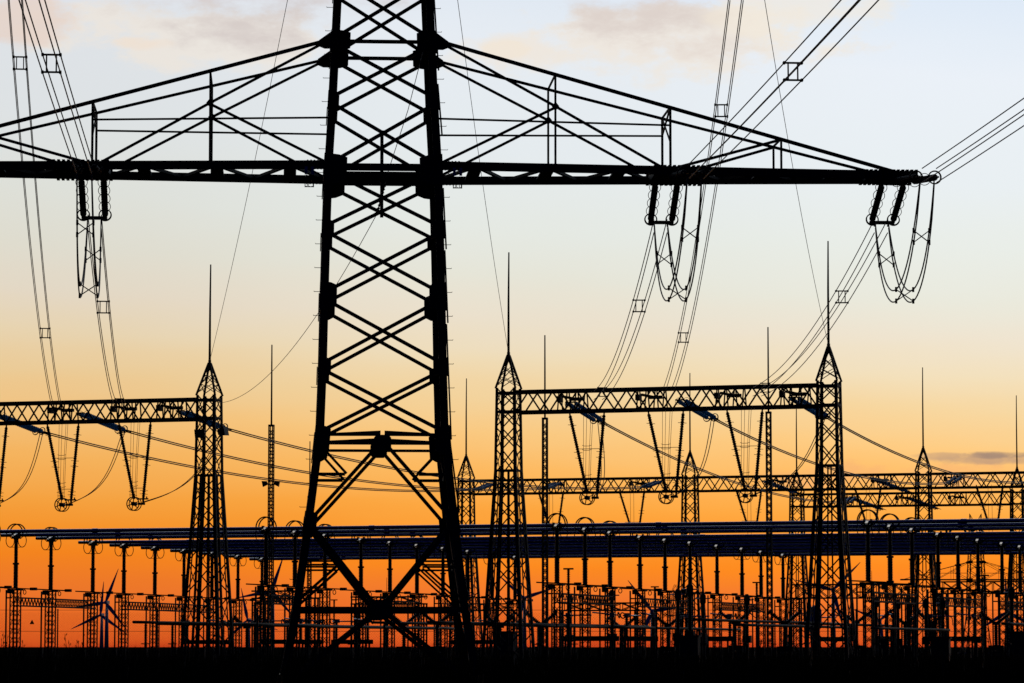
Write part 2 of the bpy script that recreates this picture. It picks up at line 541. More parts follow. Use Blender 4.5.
    c.bar((0, -.05, ZC - 1.6), (0, -.05, 20.1), .12, .12, (0, 1, 0)); c.bar((-1.9, -.05, ZC - .12), (1.9, -.05, ZC - .12), .3, .2, (0, 1, 0))
    c.build('centre_hanger', STEEL, root)
    # upper crossarm and earth-wire peaks (above the frame)
    for sg in (-1, 1):
        m = MB()
        for f in (-1, 1):
            m.bar((sg * 1.5, f * 1.55, 27.6), (sg * 13.6, f * .5, 27.6), .24, .12, (0, 1, 0))
            m.bar((sg * 1.4, f * 1.45, 30.6), (sg * 13.6, f * .5, 27.8), .12, .1, (0, 1, 0))
            m.bar((sg * 5, f * 1.2, 27.7), (sg * 5, f * 1.2, 29.7), .08, .08, (0, 1, 0)); m.bar((sg * 9, f * .9, 27.7), (sg * 9, f * .9, 28.8), .08, .08, (0, 1, 0))
            m.bar((sg * 1.5, f * 1.5, 27.7), (sg * 5, f * 1.2, 29.7), .09, .06, (0, 1, 0)); m.bar((sg * 5, f * 1.2, 29.7), (sg * 9, f * .9, 27.7), .09, .06, (0, 1, 0))
        for i in range(8): m.bar((sg * (2 + i * 1.5), -1.4 + i * .11, 27.6), (sg * (3.4 + i * 1.5), 1.3 - i * .11, 27.6), .09, .06)
        m.build('crossarm', STEEL, root)
        pk = MB()
        for f in (-1, 1): pk.bar((sg * 1.35, f * 1.35, 32.4), (sg * 1.5, 0, 35.0), .13, .1, (0, 1, 0)); pk.bar((sg * .2, f * 1.35, 32.4), (sg * 1.5, 0, 35.0), .1, .08, (0, 1, 0))
        pk.build('earth_wire_peak', STEEL, root)
    # number plates 525 and 526
    SEG = {'5': 'afgcd', '2': 'abged', '6': 'afgedc'}
    for txt, px in (('525', -2.62), ('526', 2.62)):
        y0 = -2.2; zc = 17.90
        b = MB()
        for q in (-1, 1):
            b.box(px + q * .15 - .015, y0, zc - .13, px + q * .15 + .015, y0 + .02, zc + .3); b.box(px - .135, y0, zc + q * .115 - .012, px + .135, y0 + .02, zc + q * .115 + .012)
        po = b.build('number_plate', INK, root)
        t = MB()
        for i, chx in enumerate(txt):
            cx = px - .1 + i * .1; w, h, th = .032, .098, .022
            L = {'a': ((-w, h), (w, h)), 'b': ((w, h), (w, 0)), 'c': ((w, 0), (w, -h)), 'd': ((-w, -h), (w, -h)), 'e': ((-w, 0), (-w, -h)), 'f': ((-w, h), (-w, 0)), 'g': ((-w, 0), (w, 0))}
            for sgm in SEG[chx]:
                (a, c1), (d, e1) = L[sgm]
                t.bar((cx + a, y0 + .01, zc + c1), (cx + d, y0 + .01, zc + e1), th, .012, (0, 1, 0))
        t.build('lettering', INK, po)
        bl = MB()
        for k in (-1, 1): bl.box(px + k * .115 - .05, y0 + .0, 18.22, px + k * .115 + .05, y0 + .02, 18.5)
        build_each(bl, 'blue_phase_marker', BLUEP, po, .001)
    return root


WARP = True
pylon = build_pylon()
WARP = False
PM = Matrix.Translation((PX, PY, 0)) @ Matrix.Rotation(PSI, 4, 'Z')


def PL(x, y, z): return PM @ Vector((x, y, lift(z)))


# far pylons of the same family
for lab, px, Y, rz in (('small distant lattice pylon behind the right-hand bays, its arms crossing the posts', 977, 890, R(4)),
                       ('tiny distant pylon peak beyond the middle posts below the bus tubes', 675.5, 1900, R(70))):
    c = copy_tree(pylon, None, ('step_bolt', 'number_plate', 'splice_plate', 'marker_sleeve')); c.location = (gx(px, Y), Y, 0); c.rotation_euler = (0, 0, rz)
    c['label'] = lab; c['group'] = 'far pylons beyond the substation'

# ------------------------------------------------------------------ wires
def curve(A, B, sag, n=28):
    A = Vector(A); B = Vector(B)
    return [A.lerp(B, i / n) - Vector((0, 0, 4 * sag * (i / n) * (1 - i / n))) for i in range(n + 1)]


def bundle(label, A, B, sag, spacers, sep=.5, group=None, r=.020, n=30, roll=0.0):
    root = thing('conductor_bundle', label, 'power line', A, 0, group)
    A = Vector(A); B = Vector(B); d = (B - A).normalized(); sd_ = d.cross(Vector((0, 0, 1))).normalized(); up = sd_.cross(d)
    cr, sr = math.cos(roll), math.sin(roll)
    sd_, up = sd_ * cr + up * sr, up * cr - sd_ * sr
    base = [p - A for p in curve(A, B, sag, n)]
    for i in (-1, 1):
        for j in (-1, 1):
            m = MB(); m.tube([p + sd_ * i * sep / 2 + up * j * sep / 2 for p in base], r, 5); m.build('wire', WIRE, root)
    for t in spacers:
        k = t * n; i0 = int(k); p = base[i0].lerp(base[min(i0 + 1, n)], k - i0)
        m = MB(); h = sep / 2
        for j in (-1, 1):
            m.bar(p - sd_ * h * 1.15 + up * j * h, p + sd_ * h * 1.15 + up * j * h, .05, .05, d)
            m.bar(p + sd_ * j * h * .55 - up * h, p + sd_ * j * h * .55 + up * h, .04, .04, d)
            for i in (-1, 1): m.bar(p + sd_ * i * h + up * j * h - d * .09, p + sd_ * i * h + up * j * h + d * .09, .07, .07, up)
        m.build('spacer', STEEL, root)
    return root


def string_set(label, A, B, sep=.62, group='insulator strings on the big pylon', rings=5, mt=STEEL, rad=.125, name='insulator_string_set', lateral=None):
    """two parallel cap-and-pin strings from the beam A to the yoke B"""
    root = thing(name, label, 'insulator', A, 0, group)
    A = Vector(A); B = Vector(B); d = (B - A); L = d.length; d.normalize()
    sd_ = (lateral or d.cross(Vector((0, 0, 1)))).normalized(); up = sd_.cross(d)
    for i in (-1, 1):
        m = MB(); o = sd_ * i * sep / 2
        m.lathe(o + d * .25, o + d * (L - .25), sheds(L - .5, .04, rad, .2), 10)
        m.tube([o, o + d * .26], .04, 6); m.tube([o + d * (L - .26), o + d * L], .04, 6)
        st = m.build('insulator_string', mt, root)
        rg = MB()
        for k in range(rings):
            rg.ring(o + d * (.35 + (L - .7) * k / (rings - 1)), d, rad + .085, .013, 18, 4)
        rg.ring(o + d * (L - .3), d, rad + .10, .026, 20, 6)
        build_each(rg, 'guard_ring', STEEL, st, .001)
    y = MB()
    for e in (-.05, .12): y.bar(d * (L + e) - sd_ * sep * .6, d * (L + e) + sd_ * sep * .6, .09, .06, up)
    y.bar(-sd_ * sep * .6, sd_ * sep * .6, .1, .06, up)
    y.bar(d * L - sd_ * sep * .3, d * (L + .45) - sd_ * .25, .04, .04, up); y.bar(d * L + sd_ * sep * .3, d * (L + .45) + sd_ * .25, .04, .04, up)
    build_each(y, 'yoke', STEEL, root, .12)
    return root


def jumper(label, A, B, depth, lat, r=.027, sep=.5):
    root = thing('jumper_loop', label, 'power cable', A, 0, 'jumper loops under the big crossarm')
    A = Vector(A); B = Vector(B); lat = Vector(lat).normalized(); n = 26
    def path(i, j):
        pts = []
        for q in range(n + 1):
            t = q / n; sq = 1 - abs(2 * t - 1) ** 1.9
            p = (B - A) * (t - .03 * math.sin(2 * math.pi * t)) - Vector((0, 0, depth * sq + (.42 if j < 0 else 0) * min(1.0, 3 * sq + .25)))
            pts.append(p + lat * i * sep / 2 * (1 + .25 * math.sin(math.pi * t)) + Vector((0, 0, .0)))
        return pts
    P = {}
    for i in (-1, 1):
        for j in (-1, 1):
            P[i, j] = path(i, j); m = MB(); m.tube(P[i, j], r, 5); m.build('wire', WIRE, root)
    for t in (.15, .5, .85):
        m = MB(); k = int(t * n)
        m.bar(P[-1, -1][k], P[1, 1][k], .035, .035); m.bar(P[1, -1][k], P[-1, 1][k], .035, .035)
        for c in P.values(): m.bar(c[k] - Vector((0, 0, .09)), c[k] + Vector((0, 0, .09)), .075, .075)
        m.build('spacer', STEEL, root)
    return root


# gantry frame (substation axes): u to the right along the bars, v away from the camera
YAW = R(17.5); CA, SA = math.cos(YAW), math.sin(YAW)
OX, OY = (868 - 512) * 216.06 / F, 216.06


def S(u, v, z=0.0): return Vector((OX + u * CA + v * SA, OY - u * SA + v * CA, z))


def uv_at(px, Y):
    x = gx(px, Y) - OX; y = Y - OY
    return x * CA - y * SA, x * SA + y * CA


AXU = Vector((CA, -SA, 0)); AXV = Vector((SA, CA, 0))
# front gantry line passes through the middle column
GU, GV = uv_at(508.5, 209.0)
BAY = 19.4
ZTOP, ZBOT, ZAP = 16.88, 15.66, 19.12


def u_for(px, v, z=9.0):          # u along line v that the photo shows at column px
    lo, hi = -300.0, 300.0
    for _ in range(50):
        m = (lo + hi) / 2; p = S(m, v)
        if 512 + F * p.x / (p.y * math.cos(TILT) + (z - EYE) * math.sin(TILT)) < px: lo = m
        else: hi = m
    return (lo + hi) / 2


NW, NSET = 'toward the gantry', 'line'
TIPX, INX, UPX = 18.65, 10.4, 13.2
dn = (PM.to_3x3() @ Vector((.012, -1, 0))).normalized(); lat = (PM.to_3x3() @ Vector((1, 0, 0))).normalized()
for nm, sx, zc, gpx, gy, sag in (('inner left', -INX, 18.4, 121, 213, 1.4), ('inner right', INX, 18.4, 598, 206, 1.25),
                                 ('right tip', TIPX, 18.4, 757, 203.5, 1.1),                                  ('upper left', -UPX - .2, 27.4, 57, 213, 2.2), ('upper right', UPX, 27.4, 667, 205.5, 2.2)):
    A = PL(sx, .9 if abs(sx) < 12 else .4, zc)
    v = GV - .5; u = u_for(gpx, v, 16.6); G = S(u, v, 16.55)
    away = (G - A).normalized()
    slope = .22 if zc < 20 else .3
    E = A + Vector((away.x, away.y, 0)) * 4.1 - Vector((0, 0, 4.1 * slope))
    side = {'inner left': 'left of the tower body', 'inner right': 'midway along the right arm', 'right tip': 'at the right tip of the arm', 'left tip': 'at the left tip of the arm, out of frame',
            'upper left': 'on the upper left arm', 'upper right': 'on the upper right arm'}[nm]
    string_set('double ribbed insulator string ' + side + ', hanging back toward the substation', A, E, .8 if zc < 20 else .6, lateral=lat.copy())
    bundle('four-wire bundle from the ' + nm + ' of the big pylon down to the substation gantry', E + (E - A).normalized() * .45, G, sag,
           {'inner left': (.235, .9), 'inner right': (.25, .9), 'right tip': (.23, .9), 'left tip': (.4, .8), 'upper left': (.09, .62), 'upper right': (.155, .68)}[nm],
           group='conductors between pylon and gantry')
    # line side, over the camera
    A2 = PL(sx + (.25 if sx > 0 else 0), -.9 if abs(sx) < 12 else -.4, zc)
    E2 = A2 + dn * 4.3 - Vector((0, 0, .42))
    string_set('double insulator string ' + side + ', seen end-on toward the viewer', A2, E2, .66, rings=3, lateral=lat.copy())
    bundle('four-wire bundle arriving overhead at the ' + nm + ' of the big pylon', E2 + dn * .4, E2 + dn * 190 + Vector((0, 0, 7.0)), 2.0, (.112,) if zc < 20 else (.2,),
           group='incoming overhead conductors', n=60)
    if zc < 20:
        jumper('hanging four-cable jumper loop with cross spacers below the ' + nm + ' of the crossarm', E + Vector((0, 0, -.1)), E2 + Vector((0, 0, -.1)), 3.15, lat)

# ------------------------------------------------------------------ gantries
def lattice_levels(z0, z1, w0, w1, ratio=1.0):
    out = [z0]; z = z0
    while z < z1 - .25:
        w = w0 + (w1 - w0) * (z - z0) / (z1 - z0)
        z = z + 2 * w * ratio; out.append(min(z, z1))
    if len(out) > 2 and out[-1] - out[-2] < .5: out.pop(-2)
    return out


def build_column(root, u, rod_px=6.1, kink=12.2):
    """a tapering square lattice column with a pyramid head; local axes are the gantry's"""
    W0, W1 = 1.36, .62
    wf = lambda z: (W0 + (.69 - W0) * z / kink) if z < kink else (.69 + (W1 - .69) * (z - kink) / (ZTOP + .25 - kink))
    legs = MB(); br = MB()
    lv = lattice_levels(0, kink, W0, .69, .95)
    lv2 = lattice_levels(kink, ZTOP + .25, .69, W1, .95)
    lv = lv + lv2[1:]
    for sx in (-1, 1):
        for sy in (-1, 1):
            for a, b in ((0, kink), (kink, ZTOP + .25)):
                legs.angle((u + sx * wf(a), sy * wf(a), a), (u + sx * wf(b), sy * wf(b), b), 0.20 if a == 0 else .17, .03, (-sx, 0, 0), (0, -sy, 0))
    for f in range(4):
        def q(s, z):
            w = wf(z) - .03
            return {0: (u + s * w, -w, z), 1: (u + s * w, w, z), 2: (u - w, s * w, z), 3: (u + w, s * w, z)}[f]
        n = {0: (0, 1, 0), 1: (0, 1, 0), 2: (1, 0, 0), 3: (1, 0, 0)}[f]
        for a, b in zip(lv, lv[1:]):
            br.bar(q(-.97, a), q(.97, b), .075, .03, n); br.bar(q(.97, a), q(-.97, b), .075, .03, n)
        for sv in (-.36, .36):                    # secondary posts below the kink
            br.bar(q(sv, 0), q(sv, kink), .085, .05, n)
        for z in (kink, ZTOP - .05, ZBOT + .05):
            br.bar(q(-1, z), q(1, z), .13 if z != kink else .1, .05, n)
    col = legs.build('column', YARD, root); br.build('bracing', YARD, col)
    pk = MB(); z0 = ZTOP + .22
    for sx in (-1, 1):
        for sy in (-1, 1):
            pk.bar((u + sx * W1, sy * W1, z0), (u + sx * .05, sy * .05, ZAP), .11, .1, (0, 1, 0))
    for k in range(3):
        t0, t1 = .08 + k * .28, .08 + (k + 1) * .28
        a = W1 * (1 - t0); b = W1 * (1 - t1); za = z0 + (ZAP - z0) * t0; zb = z0 + (ZAP - z0) * t1
        for s in (-1, 1):
            pk.bar((u - a, s * a, za), (u + b, s * b, zb), .04); pk.bar((u + a, s * a, za), (u - b, s * b, zb), .04)
            pk.bar((u + s * a, -a, za), (u + s * b, b, zb), .04); pk.bar((u + s * a, a, za), (u + s * b, -b, zb), .04)
    pk.tube([(u, 0, ZAP - .25), (u, 0, ZAP + .18)], .1, 8)
    pk.build('pyramid_head', YARD, col)
    rd = MB(); rd.tube([(u, 0, ZAP), (u, 0, ZAP + rod_px * .55), (u + .02, 0, ZAP + rod_px)], [.078, .062, .042], 6)
    rd.build('lightning_rod', YARD, col)
    return col


def build_beam(root, u0, u1, fittings=()):
    ch = MB(); web = MB(); w = .6
    for y in (-w, w):
        for z in (ZTOP, ZBOT):
            ch.bar((u0, y, z), (u1, y, z), .175, .13, (0, 1, 0))
    n = max(4, round((u1 - u0) / 1.5)); st = (u1 - u0) / n
    for i in range(n):
        a = u0 + i * st; b = a + st; m = (a + b) / 2
        for y in (-w, w):
            o = .22 if y > 0 else 0.0
            web.bar((a + o, y * .96, ZBOT + .05), (m + o, y * .96, ZTOP - .05), .095, .04, (0, 1, 0)); web.bar((m + o, y * .96, ZTOP - .05), (b + o, y * .96, ZBOT + .05), .095, .04, (0, 1, 0))
        for z in (ZTOP, ZBOT):
            web.bar((a, -w, z), (m, w, z), .05, .05); web.bar((m, w, z), (b, -w, z), .05, .05)
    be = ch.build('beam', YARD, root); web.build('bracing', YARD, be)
    ft = MB()
    for f in fittings:                            # denser bay where a string is anchored
        for o in (-.8, -.3, .25, .8):
            ft.bar((f + o, -w * .9, ZBOT), (f + o + .1, -w * .9, ZTOP), .07, .07, (0, 1, 0)); ft.bar((f + o, w * .9, ZBOT), (f + o - .1, w * .9, ZTOP), .07, .07, (0, 1, 0))
        ft.bar((f - .5, -w * .9, ZTOP - .35), (f + .3, w * .9, ZTOP - .5), .14, .14); ft.bar((f - .3, w * .8, ZTOP - .45), (f + .5, w * .8, ZTOP - .45), .2, .2)
        ft.box(f - .95, -.3, ZTOP - .65, f - .7, .3, ZTOP - .3)
    if fittings: build_each(ft, 'anchor_fitting', YARD, be, .3)
    return be


def gantry(label, u_cols, v, fits, rod=6.1, dz=0.0):
    root = thing('gantry', label, 'gantry', S(u_cols[0], v, dz), -YAW)
    for uc in u_cols: build_column(root, uc - u_cols[0], rod)
    for a, b in zip(u_cols, u_cols[1:]):
        build_beam(root, a - u_cols[0] + .64, b - u_cols[0] - .64, [f - u_cols[0] for f in fits if a < f < b])
    return root


RV = GV; RU = [GU, GU + BAY + .15]
LU = [GU - 2 * BAY + .1, GU - BAY + .1]
VR_PX = (587, 666, 745)
VL_PX = (-10, 62, 134)
rfit = [u_for(p - 14, RV, 16) for p in (587, 666, 745, 810)]
lfit = [u_for(p, RV, 16) for p in (-10, 63, 126, 172)]
gR = gantry('nearest right steel gantry of two lattice columns and a beam, with lightning rods', RU, RV, rfit, 6.2)
gL = gantry('nearest left steel gantry whose beam runs out of the left edge of the photo', LU, RV, lfit, 6.1)
u2, v2 = uv_at(691, 310); B2 = 20.9
U2 = [u2 - B2, u2, u2 + B2, u2 + 2 * B2]
u3, v3 = uv_at(798, 345); B3 = 21.8
U3 = [u3, u3 + B3, u3 + 2 * B3]
R2PX = (557, 640, 780, 882, 955)
R3PX = (850, 905, 958)
g2 = gantry('middle row gantry seen under the nearest beam, four columns long', U2, v2, [u_for(p, v2, 16) for p in R2PX], 7.05, -.22)
g3 = gantry('rearmost gantry at right, its beam just below the middle row beam', U3, v3, [u_for(p, v3, 16) for p in R3PX], 7.1, -.22)

# V-shaped insulator hangers
def v_hanger(label, u, v, wheel=True, H=5.1, span=2.15, group='V-shaped insulator hangers', facing=1):
    root = thing('insulator_hanger', label, 'insulator', S(u, v, ZBOT - .1), -YAW, group)
    for s in (-1, 1):
        A = Vector((s * span / 2, 0, 0)); B = Vector((s * .16 + .18, 0, -H + .3)) if s < 0 else Vector((.62, 0, -H + .35))
        d = (B - A); L = d.length; d.normalize()
        m = MB(); m.lathe(A + d * .15, B, sheds(L - .2, .085, .12, .14), 8); m.tube([A + Vector((0, 0, .1)), A + d * .16], .05, 6)
        ins = m.build('insulator', PORC, root)
        h = MB()
        for t in (.12, .5, .58, .95, 1.0):
            p = A + d * (.2 + t * (L - .5)); h.tube([p - Vector((.26, 0, -.02)), p, p + Vector((.26, 0, -.02))], .016, 4)
        build_each(h, 'arcing_horn', YARD, ins, .01)
    if wheel:
        w = MB(); c = Vector((.02, -.2, -H + .05))
        w.ring(c, (0, 1, 0), .41, .035, 28, 6); w.ring(c + Vector((0, .36, 0)), (0, 1, 0), .41, .03, 28, 6)
        for k in range(3):
            a = R(20 + 60 * k); e = Vector((math.cos(a), 0, math.sin(a))) * .4; w.bar(c - e, c + e, .05, .04, (0, 1, 0))
        w.tube([c + Vector((0, -.05, 0)), c + Vector((0, .42, 0))], .13, 10)
        w.build('ring_electrode', YARD, root)
        f = MB(); f.bar((.2, 0, -H + .35), (.95, 0, -H + .35), .09, .09); f.bar((.62, 0, -H + .1), (.62, 0, -H + .5), .1, .1); f.box(.3, -.12, -H - .02, .7, .12, -H + .12)
        f.bar((.85, 0, -H + .3), (.85, 0, -H + .5), .06, .06)
        f.build('clamp', YARD, root)
        bb = MB()
        for t in (.42, .8):
            xl = -1 + t * 1.05; xr = 1 - t * .4; bb.tube([(xl, 0, -H * t), (xr, 0, -H * t)], .017, 4)
        build_each(bb, 'cross_rod', YARD, root)
        dr = MB()
        for o in (-.25, -.05, .22, .35):
            dr.tube([(o + .12, -.25, .1), (o * .8 + .06, -.25, -H * .4), (o * .7 + .0, -.22, -H + .35)], .013, 4)
        for t in (.38, .43, .72, .77):
            z = -H * t; dr.tube([(-.22, -.25, z), (-.1, -.25, z - .05), (.2, -.25, z - .05), (.36, -.25, z)], .015, 4)
        dr.build('dropper_wires', WIRE, root)
    else:
        bb = MB(); bb.tube([(-.65, 0, -H * .7), (.8, 0, -H * .7)], .02, 4)
        bb.tube([(-.1, -.2, .1), (-.05, -.2, -H - .6)], .016, 4); bb.tube([(.22, -.2, .1), (.25, -.2, -H - .6)], .016, 4)
        bb.tube([(-.16, 0, -H + .3), (.7, 0, -H + .3)], .06, 6)
        bb.build('dropper_wires', WIRE, root)
    return root


def tension(label, A, B, group='slanting tension insulators on the gantries', sep=.5):
    return string_set(label, A, B, sep, group, 2, GLASS, .135, 'tension_insulator')


def cable(name, label, pts, r, group=None, m=WIRE, off=None):
    root = thing(name, label, 'power cable', pts[0], 0, group) if off else None
    p0 = Vector(pts[0])
    if not off:
        b = MB(); b.tube([Vector(p) - p0 for p in pts], r, 5); o = b.build(name, m); o.location = p0
        return tag(o, label, 'power cable', group)
    for k in (-1, 1):
        b = MB(); b.tube([Vector(p) - p0 + Vector(off) * k for p in pts], r, 5); b.build('wire', m, root)
    return root


VZ = ZBOT - .1
front = [('right', ORD[i] + ' of three', p) for i, p in enumerate(VR_PX)] + [('left', ('off-frame', 'first of two', 'second of two')[i], p) for i, p in enumerate(VL_PX)]
vu = {}
for side, o, px in front:
    u = u_for(px, RV, 11); vu[px] = u
    lab = '%s V-shaped insulator hangers with spoked ring under the nearest %s beam' % (o, side)
    if o == 'off-frame': lab = 'V-shaped insulator hanger cut off by the left photo edge under the nearest left beam'
    v_hanger(lab, u, RV)
# rear hangers
for i, px in enumerate((551, 632, 749, 868, 990)):
    v_hanger('%s small plain V-shaped hanger from the left under the middle row beam' % ORD[i], u_for(px, v2, 12), v2, False, 4.0, 2.3, 'plain hangers of the rear rows')

# outgoing spans front gantry -> rear gantries, each with its strings
spans = [('right', 0, 570, v2 * 0 + 1, 838), ('right', 1, 680, 0, 944), ('right', 2, 793, 0, 1032),
         ('left', 0, -3, 0, 478), ('left', 1, 80, 0, 545), ('left', 2, 180, 0, 645)]
for side, i, px, line3, rpx in spans:
    which = ('leftmost', 'middle', 'rightmost')[i]
    u = u_for(px, RV + .5, 16); A = S(u, RV + .5, 16.25)
    vv = v3 if line3 else v2
    Bp = S(u_for(rpx + 16, vv, 16), vv - .5, 16.35)
    d = (Bp - A); d.z = 0; d.normalize()
    E = A + d * 4.6 + AXU * .9 - Vector((0, 0, .85)); E2 = Bp - d * 4.6 - Vector((0, 0, .75))
    tension('%s blue-grey double tension insulator on the far side of the nearest %s beam' % (which, side), A, E)
    tension('double tension insulator on a rear beam, ending the %s span from the nearest %s beam' % (which, side), Bp, E2)
    cable('span_cable', '%s pair of span cables sloping right from the nearest %s beam to the rear gantry' % (which, side), curve(E + d * .4, E2 - d * .4, 1.3, 24), .04,
          'span cables between gantry rows', off=(0, .08, .06))
    # dropper from the string end back to the hanger wheel
    tgt = {('right', 0): 587, ('right', 1): 666, ('right', 2): 745, ('left', 0): -10, ('left', 1): 62, ('left', 2): 134}[(side, i)]
    W = S(vu[tgt] + .5, RV - .05, VZ - 5.0)
    mid = [E + (W - E) * t + Vector((0, 0, -1.1 * math.sin(math.pi * t) * (1 - .2 * t))) + AXU * (.35 * math.sin(math.pi * t)) for t in [q / 14 for q in range(15)]]
    cable('dropper_cable', 'curved pair of dropper cables at the %s ring hanger of the nearest %s beam' % (which, side), mid, .026, 'curved droppers at the nearest gantries', off=(.1, 0, .05))
# extra strings on the rear beams leading onward
for i, (px, line) in enumerate(((762, 2), (873, 2), (905, 3), (850, 3))):
    vv = v2 if line == 2 else v3
    A = S(u_for(px, vv, 16), vv + .5, 16.3); E = A + AXU * 2.4 + AXV * 3.0 - Vector((0, 0, 1.0))
    tension(('double tension insulator slanting right from the %s beam near the third ring hanger',
             'double tension insulator slanting down from the %s beam right of the nearest right column',
             'double tension insulator on the %s beam crossing the slim right-hand column',
             'double tension insulator on the %s beam just right of the nearest right column')[i] % ('middle row' if line == 2 else 'rearmost'), A, E)

# earth wires and the cable from the pylon centre
for lab, A, px, v_, uc in (('thin earth wire from the pylon top down to the left gantry rod', PL(-1.5, 0, 35), 209, RV, LU[1]),
                           ('thin earth wire from the pylon top down to the middle gantry column', PL(1.4, 0, 35), 508, RV, RU[0]),
                           ('thin earth wire from the upper right arm down to the right gantry column', PL(13.5, .2, 27.9), 828, RV, RU[1])):
    cable('earth_wire', lab, curve(A, S(uc, v_, ZAP + .1), 1.0, 30), .014, 'earth wires')
c1 = at(378, 212, 125.4)
cable('cable_tail', 'thin slack cable falling from the pylon centre to the left gantry column', curve(c1, S(LU[1] + .7, RV - .5, 16.6), 1.7, 30), .014)
cable('down_lead', 'thin lead running down inside the pylon body from the upper right leg', [at(436, -40, 125.4), at(431, 20, 125.4), at(408, 110, 125.4), at(388, 172, 125.4), at(380, 205, 125.4)], .014)
fi = thing('dead_end_fitting', 'small insulator fitting ending the slack cable under the pylon centre', 'insulator', at(385, 184, 125.4))
m = MB(); e = at(377, 214, 125.4) - at(385, 184, 125.4)
m.lathe((0, 0, 0), e, sheds(e.length, .03, .06, .12), 8); m.build('insulator', STEEL, fi)
m = MB(); m.bar(e * .55 - Vector((.14, 0, .05)), e * .55 + Vector((.14, 0, .05)), .05); m.bar(e - Vector((.1, 0, 0)), e + Vector((.1, 0, .1)), .06); m.build('clamp', STEEL, fi)

# ------------------------------------------------------------------ bus tubes on post insulators
HS = [126, 122.2, 118.7, 114.0, 110.9, 107.9, 104.6, 101.4, 98.3, 95.2]
VK = [(7.84 * F / h - 216.06) / CA for h in HS]
ZT = 9.54
ROWPX = [[868, 890, 912, 938, 958, 978, 1002, 1020, 1040, 1060], [557, 585, 610, 640, 665, 690, 717, 742, 761, 783],
         [266, 295, 325, 361, 390, 417, 443, 468, 492, 515], [-10, 16, 51, 93, 124, 155, 184, 212, 238, 262]]
ROWU = [0, -20.1, -39.6, -61.7]; ROWNM = ['right', 'middle', 'left', 'far left']
PU = {(j, k): u_for(ROWPX[j][k], VK[k], 8.0) for j in range(4) for k in range(10)}
for k, v in enumerate(VK):
    r = .13 if k < 2 else .122 if k < 4 else .138
    p0 = S(PU[3, k] - 1.1, v, ZT - .1); L = 93.0
    root = thing('bus_tube', 'long horizontal dark blue bus tube, %s in depth of ten lying side by side' % ORD[k], 'bus tube', p0, -YAW, 'horizontal bus tubes')
    b = MB(); b.tube([(i * L / 31, 0, 0) for i in range(32)], r, 14); tb = b.build('tube', ALU, root)
    c = MB(); c.lathe((-.12, 0, 0), (0, 0, 0), [(0, .03), (.04, r * .9), (.12, r)], 12); c.build('end_cap', ALU, root)
    s = MB()
    for uu in (8.6, 28.2, 47.5, 67.0, 86): s.tube([(uu, 0, 0), (uu + .35, 0, 0)], r + .025, 12)
    build_each(s, 'sleeve_joint', ALU, root)


